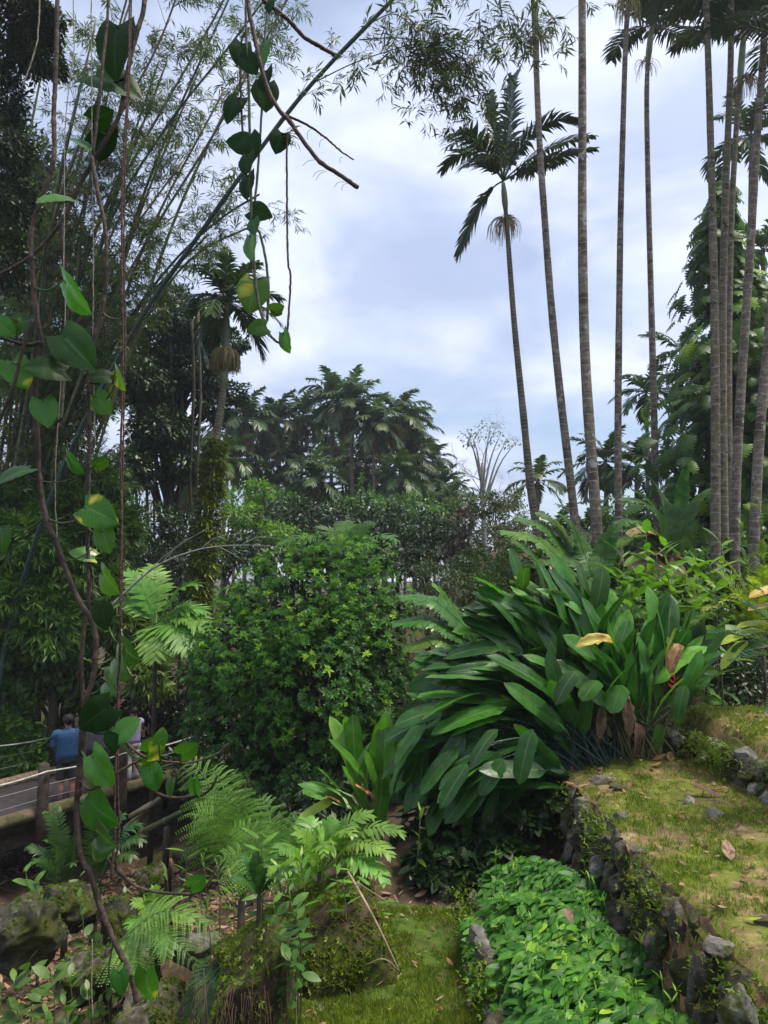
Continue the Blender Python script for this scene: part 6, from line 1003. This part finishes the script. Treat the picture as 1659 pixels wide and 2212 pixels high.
vine('hanging_vine', 'longest woody vine, winding from the top edge down to the ground rocks', [
  ([(126, -260), (124, -60), (122, 116), (116, 240), (116, 340), (92, 424), (70, 488), (68, 560), (74, 640), (77, 664), (85, 712), (91, 742), (79, 804), (75, 872), (82, 952), (85, 1032), (99, 1118), (118, 1163), (134, 1208), (154, 1261), (170, 1296), (192, 1332), (205, 1367), (207, 1400), (202, 1460), (189, 1508), (179, 1572), (173, 1642), (166, 1725), (166, 1760), (173, 1839), (198, 1897), (216, 1958), (241, 2019), (266, 2073), (288, 2127), (296, 2165)], 12, 15, 0, None),
  ([(88, 740), (60, 745), (20, 735), (-40, 715)], 11, 9, -.02, 'dark_bark'), ([(70, 690), (50, 750), (30, 830), (-10, 930)], 9, 9, -.03, 'dark_bark'),
  ([(134, 770), (136, 800), (132, 900), (112, 910)], 8, 9, -.04, 'vine_green'), ([(173, 1687), (192, 1706), (224, 1690), (272, 1658), (307, 1639)], 8, 6, 0, None), ([(252, 2000), (240, 2060), (236, 2110), (262, 2140)], 5, 4, 0, 'vine_green'), ([(80, 1040), (62, 1030), (40, 1015)], 4, 3, 0, None), ([(88, 1040), (120, 1042), (150, 1036), (176, 1020)], 4, 3, 0, 'vine_green'), ([(104, 1122), (130, 1130), (165, 1124), (190, 1108)], 6, 4, 0, 'vine_green'), ([(140, 1212), (170, 1205), (200, 1186)], 4, 3, 0, 'vine_green')],
 [(160, 752, 116, -48, 8, 10, 1, po), (40, 805, 80, -58, -15, 5, 0, py), (42, 698, 58, 20, 10, 20, 0, po), (8, 708, 60, -35, 20, 10, 0, py), (97, 888, 72, -72, -25, 10, 0, po), (100, 792, 78, 170, 35, 35, 1, pd), (120, 425, 66, 188, 55, 40, 1, po), (157, 640, 112, -60, 78, 5, 0, po), (32, 1019, 62, -160, 60, 40, 1, po), (158, 1003, 62, -52, 72, 15, 0, po), (2, 1165, 62, -95, 20, 5, 0, po),
  (211, 1660, 78, -48, 30, 35, 1, po), (200, 1745, 88, -30, 25, 50, 2, po), (225, 1815, 86, 0, 15, 55, 3, po), (258, 2122, 50, -80, 20, 20, 0, po), (317, 2128, 74, -85, 30, 5, 0, py), (206, 1548, 92, -145, -8, 8, 0, pd), (244, 1600, 48, -80, 10, 15, 0, pd), (275, 1572, 62, 40, -20, 10, 0, po)], 2.2, 'vine_bark', 1500)
vine('hanging_vine', 'bare brown vine sloping down from the top edge behind big dark leaves', [([(316, -200), (312, 0), (296, 68), (280, 132), (260, 240), (236, 290), (208, 340), (172, 400), (132, 480), (68, 552), (0, 592), (-60, 610)], 15, 10, 0, None), ([(132, 470), (136, 520), (136, 580), (130, 600)], 7, 9, 0, None)],
 [(243, 92, 128, -100, 15, 10, 2, pd), (246, 172, 132, -22, -20, 15, 1, pd), (224, 300, 78, 40, 25, 20, 0, pd), (218, 252, 60, 10, 70, 20, 0, pd), (176, 308, 50, 150, 60, 20, 0, po)], 2.4, 'vine_bark', 1510)
vine('hanging_vine', 'dark woody vine bearing yellow-splashed leaves between the longest vine and the cords', [([(196, 330), (200, 352), (212, 420), (228, 500), (230, 600), (221, 664), (208, 712), (192, 792), (192, 872), (194, 952), (192, 1032), (190, 1128), (190, 1208), (192, 1290), (182, 1354), (176, 1434), (179, 1498), (184, 1594), (176, 1674), (172, 1720)], 11, 10, 0, None), ([(236, -220), (234, 0), (222, 140), (200, 340)], 8, 9, 0, None), ([(192, 872), (200, 882), (225, 868)], 4, 3, 0, None), ([(194, 960), (206, 974), (230, 950)], 4, 3, 0, 'vine_green'), ([(190, 1200), (200, 1240), (205, 1330), (240, 1310)], 5, 3, 0, None), ([(168, 1450), (172, 1480), (188, 1500)], 5, 5, 0, None), ([(230, 545), (240, 552), (262, 545)], 4, 3, 0, None), ([(215, 668), (235, 685), (258, 690)], 5, 3, 0, 'vine_green')],
 [(218, 872, 62, -50, 20, 15, 0, py), (208, 1105, 84, -20, -10, 20, 2, py), (226, 1166, 60, -70, 10, 15, 0, py), (180, 1195, 56, 160, 60, 20, 0, py), (228, 1258, 66, -55, 62, 35, 1, po), (253, 1437, 82, -40, 40, 60, 1, po), (277, 1412, 62, -35, 58, 45, 0, po), (238, 1482, 70, -20, 30, 58, 3, po), (255, 820, 60, -70, 75, 10, 0, py), (215, 812, 50, 175, 30, 20, 0, pd), (218, 1000, 40, 20, 70, 10, 0, po), (222, 1330, 60, -80, 15, 15, 0, pd)], 2.25, 'vine_bark', 1520)
vine('aerial_root', 'twisted pair of rust-brown aerial root cords hanging nearly straight', [([(282, -200), (280, 0), (276, 180), (266, 360), (263, 560), (266, 737), (265, 824), (261, 984), (263, 1112), (260, 1261), (261, 1354), (255, 1482), (252, 1578), (249, 1674), (246, 1800), (240, 1900)], 5, 6, 0, None), ([(288, -200), (284, 0), (279, 180), (270, 360), (268, 560), (271, 737), (269, 824), (266, 984), (264, 1112), (264, 1261), (260, 1354), (258, 1482), (256, 1578), (254, 1674), (257, 1780), (250, 1880)], 4, 5, .01, None), ([(262, 905), (270, 920), (280, 945), (284, 955)], 4, 3, 0, 'thin_cord'), ([(262, 1360), (268, 1400), (274, 1440), (286, 1460)], 4, 2, 0, 'thin_cord')], [], 2.2, 'cord', 1530, 'aerial root')
vine('hanging_vine', 'lower vine with long upcurved shoots over the tall fern', [([(255, 1560), (258, 1574), (275, 1610), (307, 1674), (323, 1703), (368, 1722), (432, 1719), (458, 1700), (470, 1674)], 9, 6, 0, None), ([(262, 1590), (275, 1607), (317, 1636), (400, 1648), (461, 1632), (482, 1618), (494, 1606)], 8, 4, 0, None), ([(225, 1850), (228, 1853), (288, 1911), (360, 1929), (421, 1929), (450, 1908), (468, 1872)], 8, 7, 0, None)],
 [(333, 1615, 56, 35, 15, 20, 0, py), (348, 1592, 40, 70, 50, 10, 0, po), (330, 1680, 56, -70, -10, 15, 1, po), (366, 1702, 44, -105, 60, 10, 0, po), (420, 1705, 52, -85, 55, 10, 0, po), (425, 1907, 46, 35, 30, 15, 0, py), (310, 1650, 40, 20, 50, 20, 0, po), (405, 1622, 50, 30, 40, 25, 0, po)], 2.3, 'vine_bark', 1540)
vine('hanging_vine', 'leafy trailing vine with heart leaves hanging against the open sky', [([(530, -200), (531, 20), (534, 120), (539, 250), (540, 330), (542, 420), (546, 520), (551, 600), (560, 660), (572, 700)], 7, 9, 0, 'vine_green'), ([(535, 66), (523, 82), (519, 130), (520, 200), (526, 320), (533, 400)], 6, 7, .02, None), ([(580, -200), (577, 0), (572, 90), (565, 250), (556, 380), (548, 480), (560, 500), (574, 560), (580, 620), (578, 690)], 5, 8, .03, 'vine_green'), ([(568, 692), (578, 718), (598, 738), (612, 742)], 9, 6, 0, 'vine_green'), ([(626, 285), (620, 310), (620, 420), (622, 560), (628, 600), (622, 700), (618, 742)], 6, 6, 0, None), ([(584, 660), (598, 680), (608, 678), (606, 668)], 5, 4, 0, 'vine_green')],
 [(518, 112, 62, -100, -10, 10, 0, pd), (540, 138, 56, -62, 20, 10, 0, pd), (502, 228, 66, -120, 10, 15, 2, pd), (573, 205, 76, -86, -8, 12, 0, pd), (571, 170, 60, -100, 50, 10, 0, pd), (566, 115, 60, -95, 45, 10, 0, po), (520, 308, 66, 172, -10, 15, 0, pd), (543, 312, 62, -75, 25, 15, 0, pd), (603, 305, 58, -105, -12, 10, 0, pd), (619, 304, 22, 0, 30, 10, 0, pd), (531, 352, 56, -100, 40, 10, 0, pd), (532, 400, 66, -100, 52, 5, 0, pd), (558, 458, 56, -30, 25, 30, 1, pd), (547, 488, 42, -90, 40, 15, 0, po), (539, 532, 66, -95, 62, 5, 0, po), (545, 636, 86, -98, -12, 10, 0, py), (557, 708, 46, -165, -20, 20, 0, po), (615, 738, 56, -80, 68, 5, 0, po), (597, 668, 36, 10, 60, 20, 0, po)], 2.4, 'vine_bark', 1550)
vine('bare_branch', 'thick forked leafless liana cut off against the sky', [([(533, -200), (536, 0), (546, 60), (556, 110), (568, 160), (584, 205), (605, 240), (626, 262), (645, 290), (665, 318), (692, 350), (730, 375), (773, 405)], 13, 12, 0, None), ([(612, 248), (640, 258), (680, 280), (715, 308), (738, 328), (764, 345)], 8, 4, 0, None), ([(545, -140), (565, -10), (598, 22), (625, 45), (655, 78), (690, 100), (722, 118)], 14, 11, .05, None)],
 [(582, 12, 36, -100, 40, 10, 0, pd)], 2.35, 'vine_bark', 1560, 'branch', rootlets=[(686, 345, 654, 358), (700, 368, 676, 382), (705, 370, 682, 390), (745, 393, 722, 404), (750, 396, 738, 412), (672, 278, 664, 300), (700, 300, 690, 318), (740, 340, 735, 352)])
for i, (px, w, lab) in enumerate((([(197, -150), (197, 20), (198, 200), (200, 400), (202, 560), (201, 737), (204, 900), (206, 960)], 3.2, 'thin pale string-like root hanging just beside the dark woody vine'), ([(160, -150), (158, 24), (160, 108), (148, 200), (140, 280), (139, 450), (138, 600), (140, 700), (120, 1010), (124, 1180)], 2.6, 'finest greenish root string, wandering down past the longest vine'), ([(90, -150), (86, 0), (83, 60), (80, 90), (66, 140), (48, 188)], 4, 'short brown root curling in before the dark corner canopy'), ([(199, 2030), (199, 2080), (198, 2140), (201, 2198)], 3, 'white string hanging straight in front of the rocks'))):
    vine('hanging_root', lab, [(px, w, w * .9, 0, None)], [], 2.25 if i < 3 else 6.5, 'thin_cord', 1570 + i, 'aerial root')
# ------------------------------------------------------------------ humid air
b = MB(); b.box([0, 118, 16], 150, 150, 30); hz = b.build('haze', newmat('haze')[0], None, None, False); tag(hz, None, None, None, 'stuff')
hm = hz.data.materials[0]; nt_ = hm.node_tree; pv = nt_.nodes.new('ShaderNodeVolumePrincipled'); setin(pv, Density=HAZE, Anisotropy=.3); pv.inputs['Color'].default_value = (.82, .9, 1, 1); o_ = nt_.nodes.new('ShaderNodeOutputMaterial'); nt_.links.new(pv.outputs[0], o_.inputs['Volume'])
hm.volume_intersection_method if hasattr(hm, 'volume_intersection_method') else None
